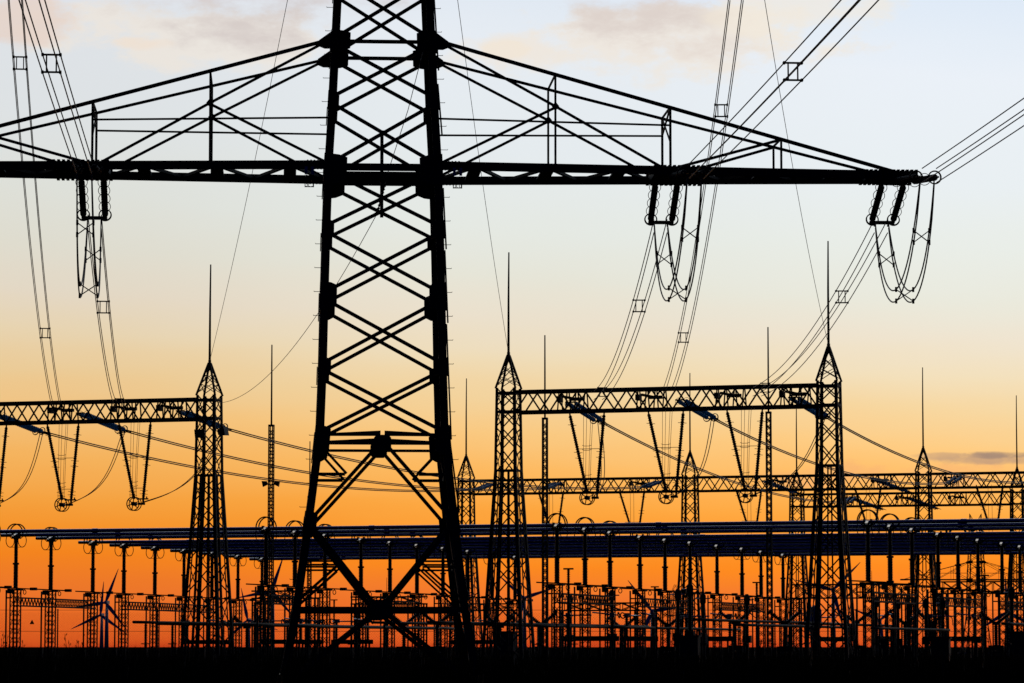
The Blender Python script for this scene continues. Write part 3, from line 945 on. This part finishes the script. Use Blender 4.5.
def build_post():
    root = thing('post_insulator', 'x', 'post insulator', (0, 0, 0), -YAW)
    zs = 5.7
    # lattice support
    m = MB(); w = .31
    for sx in (-1, 1):
        for sy in (-1, 1): m.angle((sx * w, sy * w, 0), (sx * w, sy * w, zs - .1), .10, .02, (-sx, 0, 0), (0, -sy, 0))
    n = 9; st = (zs - .1) / n
    for i in range(n):
        a, b = i * st, (i + 1) * st
        for s in (-1, 1):
            m.bar((-w, s * w * .95, a), (w, s * w * .95, b), .04, .02, (0, 1, 0)); m.bar((w, s * w * .95, a), (-w, s * w * .95, b), .04, .02, (0, 1, 0))
            m.bar((s * w * .95, -w, a), (s * w * .95, w, b), .04, .02, (1, 0, 0))
    sup = m.build('lattice_support', YARD, root)
    p = MB(); p.box(-.42, -.42, zs - .1, .42, .42, zs); p.build('top_plate', YARD, sup)
    # insulator in three units
    m = MB(); h = 1.7
    for i in range(2):
        z0 = zs + .05 + i * (h + .06); r0 = .165 - .03 * i
        m.lathe((0, 0, z0), (0, 0, z0 + h), sheds(h, r0 * .9, r0 * 1.12, .105), 10)
        m.lathe((0, 0, z0 + h - .06), (0, 0, z0 + h + .07), [(0, r0 * 1.4), (.13, r0 * 1.4)], 10)
    m.build('insulator', PORC, root)
    # head: saddle and two guard rings round the tube
    hd = MB(); zt = ZT - .1
    hd.tube([(0, 0, zs + 3.5), (0, 0, zt)], .1, 8); hd.box(-.3, -.19, zt - .26, .3, .19, zt - .16)
    for s in (-1, 1): hd.bar((s * .22, 0, zt - .2), (s * .22, 0, zt + .19), .08, .36, (0, 1, 0))
    head = hd.build('saddle', YARD, root)
    for sd in (-1, 1):
        rg = MB(); y = sd * .24                     # arched guard ring over the tube
        rg.tube([(.62 * math.cos(q), y, zt + .06 + .70 * math.sin(q)) for q in [math.pi * i / 20 for i in range(21)]], .045, 6)
        rg.bar((-.62, y, zt + .06), (-.3, y * .7, zt - .2), .045); rg.bar((.62, y, zt + .06), (.3, y * .7, zt - .2), .045)
        rg.build('guard_ring', YARD, root)
        lo = MB(); x = sd * .46                     # loop hanging under the tube
        lo.tube([(x + .17 * math.cos(q), .30 * math.cos(q), zt - .38 + .46 * math.sin(q)) for q in [2 * math.pi * i / 20 for i in range(20)]], .028, 6, True)
        lo.bar((x, 0, zt - .84), (0, 0, zt - .84), .035)
        lo.build('lower_loop', YARD, root)
    cl = MB()                                    # bright sloping clamp cap
    cl.plate([(-.085, -.55, zt - .10), (.085, -.55, zt - .10), (.085, -.16, zt + .06), (-.085, -.16, zt + .06)], (0, -.4, .92), .03)
    cl.box(-.04, -.3, zt - .22, .04, -.17, zt - .09)
    cl.build('clamp_cap', POLISH, root)
    # side arm with small rings (contact of the disconnector)
    ar = MB(); ar.tube([(-1.35, -.1, zs + .12), (1.55, -.1, zs - .02)], .05, 6); ar.box(1.2, -.25, zs - .1, 1.6, .1, zs + .1); ar.box(-.5, -.3, zs - .3, -.3, .3, zs + .02)
    ar.build('contact_arm', YARD, root)
    rr = MB()
    rr.ring((.75, -.12, zs - .22), (.5, 1, 0), .15, .03, 16, 5); rr.bar((.75, -.12, zs - .1), (.75, -.12, zs), .06)
    rr.build('contact_ring', YARD, root)
    po = MB(); po.tube([(-.75, .1, 0), (-.75, .1, zs - .05)], .06, 6); po.tube([(-.75, .1, zs - .6), (-.3, .1, zs - .6)], .05, 5); po.box(-.9, -.05, .9, -.6, .25, 1.6)
    po.build('drive_rod', YARD, root)
    return root


post = build_post(); first = True
for j, uu in enumerate(ROWU):
    for k, v in enumerate(VK):
        p = S(PU[j, k], v)
        if 512 + F * p.x / p.y < -20: continue
        if j == 0 and k > 8: continue
        o = post if first else copy_tree(post); first = False
        o.location = p
        o['label'] = 'tall post insulator on a lattice stand, %s from the front in the %s row' % (ORD[k], ROWNM[j])
        o['group'] = 'post insulators carrying the bus tubes'

# girders tying the stands together along a row
def girder(label, A, L, rz, depth=.55, width=.5, cat='girder', group='low lattice girders between stands'):
    root = thing('lattice_girder', label, cat, A, rz, group)
    c = MB(); w = MB()
    for y in (-width / 2, width / 2):
        for z in (0, depth): c.bar((0, y, z), (L, y, z), .09, .08, (0, 1, 0))
    n = max(4, int(L / .6)); st = L / n
    for i in range(n):
        a = i * st; m_ = a + st / 2; b = a + st
        for y in (-width / 2, width / 2):
            w.bar((a, y, .03), (m_, y, depth - .03), .05, .03, (0, 1, 0)); w.bar((m_, y, depth - .03), (b, y, .03), .05, .03, (0, 1, 0))
        w.bar((a, -width / 2, 0), (b, width / 2, 0), .05, .03)
    ch = c.build('chords', YARD, root); w.build('lattice_web', YARD, root)
    return root


RZV = math.pi / 2 - YAW


def _girder_dir(j, a, b): return (S(PU[j, b], VK[b]) - S(PU[j, a], VK[a])).normalized()


for j, pairs in ((0, ((0, 1), (1, 2), (3, 4), (4, 5), (6, 7))), (1, ((0, 1), (1, 2), (3, 4), (4, 5), (6, 7), (7, 8))), (2, ((0, 1), (3, 4), (4, 5), (6, 7))), (3, ((1, 2), (2, 3), (4, 5), (5, 6), (6, 7)))):
    for a, b in pairs:
        girder('low lattice girder joining the %s and %s stands of the %s row' % (ORD[a], ORD[b], ROWNM[j]), S(PU[j, a], VK[a], 4.55) + _girder_dir(j, a, b) * .4, (S(PU[j, b], VK[b]) - S(PU[j, a], VK[a])).length - .8, math.atan2(_girder_dir(j, a, b).y, _girder_dir(j, a, b).x))

# low portal frames farther back
def portal(label, px0, px1, Y, ztop, depth):
    u0, v0 = uv_at(px0, Y); u1 = u_for(px1, v0, ztop)
    root = thing('low_portal', label, 'portal frame', S(u0, v0), -YAW, 'low portal frames behind the posts')
    L = u1 - u0; c = MB(); w = MB()
    for y in (-.4, .4):
        for z in (ztop, ztop - depth): c.bar((-.4, y, z), (L + .4, y, z), .12, .1, (0, 1, 0))
        n = max(3, int(L / 1.4)); st = L / n
        for i in range(n):
            w.bar((i * st, y, ztop), (i * st + st, y, ztop - depth), .07, .04, (0, 1, 0)); w.bar((i * st, y, ztop - depth), (i * st + st, y, ztop), .07, .04, (0, 1, 0))
            w.bar((i * st, y, ztop - depth), (i * st, y, ztop), .07, .04, (0, 1, 0))
    be = c.build('beam', YARD, root); w.build('lattice_web', YARD, be)
    for x in (0, L):
        m = MB()
        for sx in (-.35, .35):
            for sy in (-.35, .35): m.bar((x + sx, sy, 0), (x + sx, sy, ztop - depth - .06), .11, .11, (0, 1, 0))
        z = 0
        while z < ztop - depth - .7:
            for s in (-.35, .35): m.bar((x - .35, s, z), (x + .35, s, z + .7), .05, .03, (0, 1, 0)); m.bar((x + .35, s, z), (x - .35, s, z + .7), .05, .03, (0, 1, 0))
            z += .7
        m.build('leg', YARD, root)
    return root


portal('low lattice portal with crossed panels right of the nearest right column', 797, 910, 300, 7.0, 1.15)
portal('low lattice portal at the right edge below the bus tubes', 944, 1060, 330, 7.8, 1.1)
portal('low lattice portal behind the middle posts', 566, 640, 290, 5.3, .6)
portal('low lattice portal between the pylon legs', 357, 421, 275, 5.6, .55)
portal('low lattice portal left of the pylon legs', 258, 312, 265, 5.9, .55)
portal('low lattice portal between the pylon right leg and the middle column', 452, 512, 320, 5.6, .6)

# ------------------------------------------------------------------ lightning masts
def build_mast():
    root = thing('lightning_mast', 'x', 'mast')
    m = MB(); w = .155; H = 15.3
    for sx in (-1, 1):
        for sy in (-1, 1): m.bar((sx * w, sy * w, 0), (sx * w * .9, sy * w * .9, H), .07, .07, (0, 1, 0))
    z = 0
    while z < H - .3:
        for s in (-1, 1):
            m.bar((-w, s * w, z), (w, s * w, z + .42), .04, .03, (0, 1, 0)); m.bar((w, s * w, z), (-w, s * w, z + .42), .04, .03, (0, 1, 0))
        z += .42
    m.box(-w * 1.15, -w * 1.15, H, w * 1.15, w * 1.15, H + .12)
    m.build('lattice_shaft', YARD, root)
    r = MB(); r.tube([(0, 0, H), (0, 0, H + 3.2), (0, 0, H + 5.15)], [.065, .055, .045], 6); r.build('lightning_rod', YARD, root)
    return root


mast = build_mast()
for i, (px, top, Y, lab) in enumerate(((271, 427, 244, 'slim lattice mast with a tall rod left of the pylon, carrying floodlights'),
                                      (545, 420, 236, 'slim lattice mast with a tall rod right of the middle gantry column'),
                                      (769, 414, 232, 'slim lattice mast with a tall rod just left of the nearest right column'),
                                      (309.5, 498, 330, 'slim distant mast half hidden by the left pylon leg'),
                                      (386.5, 597, 900, 'tiny far mast with a thin rod between the pylon legs'),
                                      (439.5, 600, 950, 'tiny far mast with a thin rod left of the right pylon leg'),
                                      (872, 592, 900, 'tiny far mast with a thin rod beyond the right row of posts'))):
    o = mast if i == 0 else copy_tree(mast)
    zt = 1.7 + (647 - top) * Y / F
    o.location = (gx(px, Y, 12), Y, 0); o.rotation_euler = (0, 0, R(-17)); o.scale = (1, 1, zt / 15.3)
    tag(o, lab, 'mast', 'slim lightning masts')
def floodlight(label, p, rz, tilt=25, s=1.0):
    root = thing('floodlight', label, 'floodlight', p, rz, 'floodlights on columns and masts'); root.scale = (s,) * 3
    m = MB(); t = R(tilt)
    M_ = Matrix.Rotation(t, 3, 'Y')
    vs = [M_ @ Vector(q) for q in ((-.22, -.2, -.14), (-.22, .2, -.14), (-.22, .2, .14), (-.22, -.2, .14), (.2, -.3, -.24), (.2, .3, -.24), (.2, .3, .24), (.2, -.3, .24))]
    m._add([v + Vector((.3, 0, 0)) for v in vs], [(0, 1, 2, 3), (7, 6, 5, 4), (0, 4, 5, 1), (1, 5, 6, 2), (2, 6, 7, 3), (3, 7, 4, 0)]); m.build('lamp_housing', CAB, root)
    b = MB(); b.bar((0, 0, 0), (.35, 0, -.05), .07, .07); b.bar((.3, -.3, -.05), (.3, .3, -.05), .05); b.build('bracket', YARD, root)


floodlight('floodlight sticking out right of the left gantry column', S(LU[1] + .68, RV - .3, 14.85), -YAW, -12, 1.15)
floodlight('floodlight inside the left gantry column, facing the viewer', S(LU[1] - .1, RV - .75, 14.75), -math.pi / 2 - YAW, 15, 1.1)
for s, lb in ((-1, 'left'), (1, 'right')):
    floodlight('floodlight on the %s side of the slim mast left of the pylon' % lb, (gx(271 + s * 2.5, 244, 12) , 243.8, 13.05), 0 if s > 0 else math.pi, 12, .85)

# ------------------------------------------------------------------ low equipment
def lowpipe(label, px0, Y0, L, z):
    u, v = uv_at(px0, Y0)
    root = thing('low_bus_pipe', label, 'bus pipe', S(u, v), RZV, 'low bus pipes above the ground')
    m = MB(); m.tube([(i * L / 8, 0, z) for i in range(9)], .085, 12); m.build('pipe', DULL, root)
    for f in (.06, .5, .94):
        p = MB(); x = L * f; p.lathe((x, 0, 1.9), (x, 0, z - .06), sheds(z - 1.96, .07, .12, .1), 8); ins = p.build('insulator', PORC, root)
        q = MB(); q.tube([(x, 0, 0), (x, 0, 1.9)], .09, 8); q.box(x - .2, -.2, 1.86, x + .2, .2, 1.92); q.build('stand', YARD, root)


for i, (px, Y, L, z, lab) in enumerate(((133, 205, 30, 3.15, 'low pipe with a pale top edge leaving the left posts toward the left gantry column'), (158, 212, 36, 3.1, 'second low pipe just right of the left posts, behind the left gantry column'),
                                       (243, 214, 40, 3.05, 'low pipe between the left gantry column and the pylon left leg'), (296, 222, 34, 3.0, 'low pipe passing behind the pylon left leg'),
                                       (372, 222, 38, 3.25, 'low pipe between the pylon legs, right half'), (428, 226, 30, 3.3, 'low pipe passing behind the pylon right leg'),
                                       (488, 208, 36, 3.1, 'low pipe under the middle gantry column'), (527, 214, 44, 3.0, 'low pipe right of the middle gantry column'),
                                       (612, 222, 34, 2.95, 'low pipe under the middle of the nearest right gantry'), (694, 205, 40, 3.3, 'pale-edged low pipe left of the slim mast at the nearest right column'),
                                       (736, 205, 34, 3.0, 'lower pale-edged pipe beside the slim mast at the nearest right column'), (800, 214, 30, 3.15, 'low pipe behind the nearest right column'),
                                       (872, 214, 26, 2.85, 'low pipe starting behind the right row of posts'), (1003, 210, 30, 3.1, 'low pipe at the right edge of the photo'))):
    lowpipe(lab, px, Y, L, z)


def build_breaker():
    root = thing('circuit_breaker', 'x', 'circuit breaker')
    m = MB()
    for s in (-1, 1): m.bar((s * .35, 0, 0), (s * .35, 0, 1.5), .14, .14, (0, 1, 0))
    m.bar((-.5, 0, 1.5), (.5, 0, 1.5), .18, .3); m.box(-.3, -.3, .35, .3, .3, 1.25); m.build('frame', YARD, root)
    i = MB(); i.lathe((0, 0, 1.6), (0, 0, 3.0), sheds(1.4, .1, .17, .12), 10); i.build('insulator', PORC, root)
    h = MB(); h.box(-.22, -.2, 2.98, .22, .2, 3.2); hd = h.build('gear_head', YARD, root)
    for s in (-1, 1):
        a = MB(); e = Vector((s * .95, 0, 3.75)); b = Vector((s * .1, 0, 3.1))
        a.lathe(b, e, sheds((e - b).length, .09, .15, .12), 8); a.ring(e, e - b, .2, .035, 16, 5); a.bar(e - Vector((.1, 0, .12)), e + Vector((.1, 0, .16)), .12); a.build('interrupter', PORC, root)
    t = MB(); t.tube([(-.95, 0, 3.72), (-1.3, 0, 3.3), (-1.35, 0, 2.9)], .03, 5); t.tube([(.95, 0, 3.72), (1.35, 0, 3.35), (1.4, 0, 2.9)], .03, 5); build_each(t, 'terminal_lead', WIRE, root)
    return root


def build_isolator():
    root = thing('disconnector', 'x', 'disconnector')
    m = MB()
    for x in (-1.4, 1.4):
        m.bar((x - .14, 0, 0), (x - .14, 0, 2.0), .1, .1, (0, 1, 0)); m.bar((x + .14, 0, 0), (x + .14, 0, 2.0), .1, .1, (0, 1, 0))
    m.bar((-1.8, 0, 2.05), (1.8, 0, 2.05), .2, .3); m.build('frame', YARD, root)
    for x in (-1.4, 1.4):
        i = MB(); i.lathe((x, 0, 2.15), (x, 0, 3.35), sheds(1.2, .08, .14, .11), 8); i.build('insulator', PORC, root)
    a = MB(); a.tube([(-1.75, 0, 3.45), (.1, 0, 3.45)], .05, 6); a.tube([(1.75, 0, 3.45), (.15, 0, 3.62)], .05, 6); a.box(-1.5, -.12, 3.35, -1.2, .12, 3.6); a.box(1.25, -.12, 3.35, 1.55, .12, 3.6); a.build('contact_arm', ALU, root)
    g_ = MB(); g_.ring((-1.8, 0, 3.45), (1, 0, .2), .17, .04, 14, 5); g_.ring((1.8, 0, 3.45), (1, 0, .2), .17, .04, 14, 5); g_.build('guard_ring', YARD, root)
    return root


def build_ct():
    root = thing('instrument_transformer', 'x', 'transformer')
    m = MB(); m.bar((0, 0, 0), (0, 0, 2.2), .26, .26, (0, 1, 0)); m.box(-.3, -.3, 2.2, .3, .3, 2.75); m.build('base_tank', YARD, root)
    i = MB(); i.lathe((0, 0, 2.75), (0, 0, 5.1), sheds(2.35, .12, .165, .13), 10); i.build('insulator', PORC, root)
    h = MB(); h.lathe((0, 0, 5.1), (0, 0, 5.9), [(0, .17), (.1, .23), (.62, .23), (.8, .1)], 14); h.build('head_tank', YARD, root)
    t = MB(); t.tube([(-.55, 0, 5.5), (.55, 0, 5.5)], .05, 6); t.build('terminal', ALU, root)
    return root


def build_arrester():
    root = thing('surge_arrester', 'x', 'surge arrester')
    m = MB(); m.tube([(0, 0, 0), (0, 0, 3.6)], .11, 8); m.box(-.22, -.22, 3.55, .22, .22, 3.65); m.build('stand', YARD, root)
    i = MB(); i.lathe((0, 0, 3.65), (0, 0, 6.4), sheds(2.75, .07, .12, .11), 8); i.build('insulator', PORC, root)
    h = MB(); h.bar((-.32, 0, 6.5), (.32, 0, 6.5), .1, .1); h.tube([(0, 0, 6.4), (0, 0, 6.5)], .08, 6); h.build('cap', YARD, root)
    return root


def build_cabinet():
    root = thing('control_cabinet', 'x', 'cabinet')
    m = MB(); m.box(-.6, -.35, .15, .6, .35, 2.35); m.build('body', CAB, root)
    r = MB(); r.box(-.68, -.43, 2.35, .68, .43, 2.45); r.build('roof', CAB, root)
    d = MB(); d.box(-.52, -.372, .3, -.015, -.352, 2.25); d.box(.015, -.372, .3, .52, -.352, 2.25); dd = d.build('door', CAB, root)
    h = MB(); h.box(.04, -.40, 1.2, .08, -.374, 1.45); h.build('handle', YARD, dd)
    p = MB(); p.box(-.66, -.4, 0, .66, .4, .15); p.build('plinth', CONC, root)
    return root


def place(proto, spots, group, cat, rz0=-YAW):
    for i, (px, Y, s, rz, lab) in enumerate(spots):
        o = proto if i == 0 else copy_tree(proto)
        o.location = (gx(px, Y, 3), Y, 0); o.rotation_euler = (0, 0, rz0 + R(rz)); o.scale = (s, s, s)
        tag(o, lab, cat, group)


place(build_breaker(), [(785, 226, 1.05, 0, 'circuit breaker with spread arms just left of the nearest right column'),
                        (856, 240, 1.1, 10, 'circuit breaker with spread arms right of the nearest right column'),
                        (541, 236, 1.05, 0, 'circuit breaker with spread arms under the slim mast beside the middle column'),
                        (500, 238, 1.0, 40, 'circuit breaker standing inside the middle gantry column'),
                        (437, 230, 1.05, 20, 'circuit breaker just left of the pylon right leg'),
                        (404, 240, 1.05, 0, 'circuit breaker below the pylon centre plate'),
                        (622, 250, 1.0, 30, 'circuit breaker among the middle row posts'),
                        (668, 252, 1.05, 0, 'circuit breaker behind the rear lattice column near the centre right'),
                        (735, 246, 1.1, 15, 'circuit breaker between the rear column and the slim right mast'),
                        (905, 250, 1.1, 0, 'circuit breaker between the second and third right-hand posts'),
                        (932, 244, 1.1, 30, 'circuit breaker at the foot of the slim rear column on the right'),
                        (996, 252, 1.1, 0, 'circuit breaker near the right edge under the posts'),
                        (247, 246, 1.0, 0, 'circuit breaker right of the left gantry column')],
      'circuit breakers', 'circuit breaker')
place(build_isolator(), [(352, 240, 1.0, -20, 'long-armed disconnector between the pylon legs, upper left'),
                         (303, 246, 1.0, 60, 'long-armed disconnector right of the left pylon leg'),
                         (283, 236, 1.0, -10, 'long-armed disconnector just left of the left pylon leg'),
                         (590, 232, 1.1, 0, 'long-armed disconnector under the front posts of the middle row'),
                         (640, 236, 1.1, 70, 'long-armed disconnector right of the middle row front posts'),
                         (475, 250, 1.0, 0, 'long-armed disconnector just right of the pylon right leg'),
                         (708, 240, 1.1, 0, 'long-armed disconnector right of the large dark cabinet group'),
                         (833, 250, 1.1, 60, 'long-armed disconnector behind the nearest right column'),
                         (952, 240, 1.1, 0, 'long-armed disconnector left of the distant pylon foot'),
                         (885, 236, 1.1, 80, 'long-armed disconnector under the front right posts'),
                         (205, 250, 1.0, 0, 'long-armed disconnector inside the left gantry column')],
      'low disconnectors', 'disconnector')
place(build_ct(), [(570, 260, .95, 0, 'instrument transformer with a round head left of the middle row posts'),
                   (690, 232, 1.0, 0, 'stout instrument transformer by the large dark cabinet'),
                   (678, 236, .95, 0, 'stout instrument transformer left of the large dark cabinet'),
                   (703, 236, .9, 0, 'instrument transformer right of the large dark cabinet'),
                   (898, 232, .82, 0, 'instrument transformer right of the second right-hand post'),
                   (876, 230, .84, 0, 'instrument transformer beside the foremost right-hand post'),
                   (747, 240, .9, 0, 'instrument transformer left of the slim right mast'),
                   (612, 240, .95, 0, 'instrument transformer in front of the third middle post'),
                   (926, 240, .85, 0, 'instrument transformer left of the slim rear column on the right'),
                   (943, 240, .85, 0, 'instrument transformer right of the slim rear column on the right'),
                   (1012, 228, .95, 0, 'instrument transformer close to the right edge'),
                   (466, 240, .95, 0, 'instrument transformer right of the pylon right leg')],
      'instrument transformers', 'transformer')
place(build_arrester(), [(568.5, 222, 1.02, 0, 'slim surge arrester with a T-shaped cap beside the middle row front posts'),
                         (386, 250, .8, 0, 'slim surge arrester behind the pylon centre plate'),
                         (757, 262, 1.0, 0, 'slim surge arrester left of the slim right mast'),
                         (655, 262, .95, 0, 'slim surge arrester behind the middle row posts'),
                         (985, 268, 1.1, 0, 'slim surge arrester behind the right row posts'),
                         (334, 262, .8, 0, 'slim surge arrester right of the left pylon leg')],
      'surge arresters', 'surge arrester')
place(build_cabinet(), [(690, 226, 1.0, 0, 'large dark cabinet under the rear column at centre right'),
                        (505, 224, 1.1, 0, 'dark cabinet at the foot of the middle gantry column'),
                        (880, 228, 0.9, 0, 'dark cabinet at the foremost right-hand post'),
                        (941, 230, 0.95, 0, 'dark cabinet right of the slim rear column on the right'),
                        (1016, 222, 1.1, 0, 'blue-grey cabinet at the right edge of the photo')],
      'control cabinets', 'cabinet')
tk = thing('oil_tank', 'rounded blue-grey tank standing among the equipment behind the nearest right column', 'tank', (gx(815.5, 236, 3), 236, 0))
m = MB(); m.lathe((0, 0, 2.9), (0, 0, 4.5), [(0, .3), (.1, .42), (1.25, .42), (1.45, .33), (1.6, .1)], 16); m.build('shell', BLUEP, tk)
m = MB(); m.bar((0, 0, 0), (0, 0, 2.9), .5, .5, (0, 1, 0)); m.build('stand', YARD, tk)

# ------------------------------------------------------------------ wind turbines far away
def turbine(label, px, py, Y, a0, yaw=0, bl=40.0):
    p = at(px, py, Y); H = p.z
    root = thing('wind_turbine', label, 'wind turbine', (p.x, Y, 0), yaw, 'distant wind turbines')
    m = MB(); m.tube([(0, 4, 0), (0, 4, H * .5), (0, 4, H)], [2.6, 2.1, 1.6], 12); m.build('tower', WHITE, root)
    n = MB(); n.box(-1.9, -1.0, H - 1.9, 1.9, 9, H + 2.1); n.build('nacelle', WHITE, root)
    r = MB(); r.lathe((0, -4.2, H), (0, -1, H), [(0, .3), (.8, 1.6), (3.2, 2.1)], 12); hb = r.build('hub', WHITE, root)
    for k in range(3):
        a = R(a0 + 120 * k); d = Vector((math.sin(a), 0, math.cos(a))); s = Vector((d.z, 0, -d.x)); c = Vector((0, -2.2, H))
        b = MB()
        prof = [(1.2, 1.0, 1.0), (bl * .12, 1.7, .7), (bl * .22, 2.2, .5), (bl * .6, 1.3, .3), (bl, .25, .1)]
        vs = []; fs = []
        for (t, w, h) in prof:
            for (i, j) in ((-1.0, 0), (-.2, -1), (1.0, 0), (-.2, 1)): vs.append(c + d * t + s * i * w + Vector((0, j * h, 0)))
        for q in range(len(prof) - 1):
            for e in range(4): fs.append((q * 4 + e, q * 4 + (e + 1) % 4, q * 4 + 4 + (e + 1) % 4, q * 4 + 4 + e))
        fs.append((0, 1, 2, 3)); fs.append(tuple(len(vs) - 4 + i for i in range(4)))
        b._add(vs, fs); b.build('blade', WHITE, root)


for lab, px, py, Y, a0 in (('wind turbine with a blade pointing up right, just left of the fourth far-left post', 106, 602.5, 3900, 21),
                           ('lower wind turbine with one blade straight up, left of the other one', 101, 615, 4200, 5),
                           ('wind turbine half hidden by the tubes left of the pylon', 272, 591, 3700, 19),
                           ('wind turbine behind the middle gantry column', 524, 598, 4000, 72),
                           ('wind turbine among the middle posts with a blade up left', 652, 611, 3600, -38),
                           ('wind turbine right of the left gantry column near the ground', 248, 620, 4300, 108),
                           ('wind turbine behind the nearest right column', 833, 590, 3600, 165),
                           ('wind turbine behind the right-hand posts with a blade up right', 880, 620, 4400, 52),
                           ('wind turbine at the right edge behind the posts', 1007, 612, 3900, 118)):
    turbine(lab, px, py, Y, a0, R(-8))

# ------------------------------------------------------------------ fence with its triangle sign
FY = 146.0; FH = 3.28
fr = thing('chain_link_fence', 'long chain-link fence with thin posts across the front of the substation', 'fence', (0, FY, 0))
for i in range(25):
    x = gx(57, FY) + (i - 10) * 4.15
    if abs(x) > 46: continue
    m = MB(); m.tube([(x, 0, 0), (x, 0, FH)], .03 if i % 4 else .045, 6)
    m.build('fence_post', YARD, fr)
m = MB()
for z in (.1, 1.35, 2.35, FH - .05): m.tube([(-46, -.04, z), (46, -.04, z)], .008, 4)
m.build('tension_wires', YARD, fr)
m = MB(); pitch = .11; x = -46.0; hh = FH - .2
def thin(p, q):
    p = Vector(p); q = Vector(q); r = .0022
    m._add([p + Vector((-r, 0, 0)), p + Vector((r, 0, 0)), p + Vector((0, r, 0)), q + Vector((-r, 0, 0)), q + Vector((r, 0, 0)), q + Vector((0, r, 0))],
           [(0, 1, 4, 3), (1, 2, 5, 4), (2, 0, 3, 5)])
while x < 46:
    thin((x, -.03, .05), (x + hh, -.03, .05 + hh)); thin((x + hh, -.02, .05), (x, -.02, .05 + hh)); x += pitch
m.build('wire_mesh', YARD, fr)
sg = thing('warning_sign', 'small dark triangular warning sign hanging on the fence at the left', 'sign', at(32, 622, FY - .1))
m = MB(); m.plate([(-.1, 0, -.09), (.1, 0, -.09), (0, 0, .1)], (0, 1, 0), .012); pl_ = m.build('panel', INK, sg)
m = MB(); m.plate([(-.066, -.010, -.07), (.066, -.010, -.07), (0, -.010, .055)], (0, 1, 0), .004); m.build('sign_face', SIGNY, sg)

# ------------------------------------------------------------------ weeds
def tall_weed(label, px, Y, H):
    p = (gx(px, Y), Y, 0); o = None; m = MB()
    for s in range(random.randint(3, 5)):
        a = random.uniform(0, 6.28); l = H * random.uniform(.7, 1.0); lean = random.uniform(.02, .16)
        top = Vector((math.cos(a) * lean * l, math.sin(a) * lean * l, l))
        base = Vector((math.cos(a) * .05, math.sin(a) * .05, 0)); mid = base.lerp(top, .55) - Vector((top.x, top.y, 0)) * .12
        m.tube([base, mid, top], [.016, .012, .006], 4)
        for q in range(9):
            t = .3 + .7 * q / 9 + random.uniform(-.03, .03); c = base.lerp(top, t); b = random.uniform(0, 6.28); ln = H * random.uniform(.05, .12) * (1.25 - t)
            e = c + Vector((math.cos(b) * ln, math.sin(b) * ln, ln * random.uniform(.5, 1.3)))
            m.tube([c, e], [.008, .005], 3)
            for w in range(2):
                f = c.lerp(e, .5 + .4 * w); m.plate([f, f + Vector((.03, 0, .03)), f + Vector((0, .02, .08))], (0, 1, 0), .004)
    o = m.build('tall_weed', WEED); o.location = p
    tag(o, label, 'weed', 'tall dry weeds along the fence')


wl = (3, 22, 72, 77, 90, 133, 141, 168, 178, 232, 318, 480, 560, 613, 760, 861, 925, 1004)
for i, px in enumerate(wl):
    tall_weed('tall dry weed rising above the dark ground line, %s of eighteen from the left' % ORD[i], px, random.uniform(128, 142), random.choice((2.0, 2.1, 2.2, 2.35)))
m = MB()
for i in range(5200):
    y = random.uniform(112, 150); x = random.uniform(-.17, .17) * y
    q = math.sin(x * .9 + 1.3) * math.sin(x * .37 + y * .3) + .6 * math.sin(x * 2.3 + y)
    h = random.uniform(1.25, 1.62) + max(0.0, .17 * q)
    a = random.uniform(-.25, .25)
    m._add([(x - .03, y, 0), (x + .03, y, 0), (x + a * .5, y, h * .7), (x + a, y + .1, h)], [(0, 1, 2), (1, 3, 2)])
for i in range(6500):
    y = random.uniform(60, 150); x = random.uniform(-.2, .2) * y; h = random.uniform(.25, .8) * (1 + .5 * math.sin(x * .35) * math.sin(y * .2)) * (1.9 if y > 118 else 1.0)
    dx_, dy_ = random.uniform(-.2, .2), random.uniform(-.1, .1)
    m._add([(x - .012, y, 0), (x + .012, y, 0), (x + dx_ * h, y + dy_, h)], [(0, 1, 2)])
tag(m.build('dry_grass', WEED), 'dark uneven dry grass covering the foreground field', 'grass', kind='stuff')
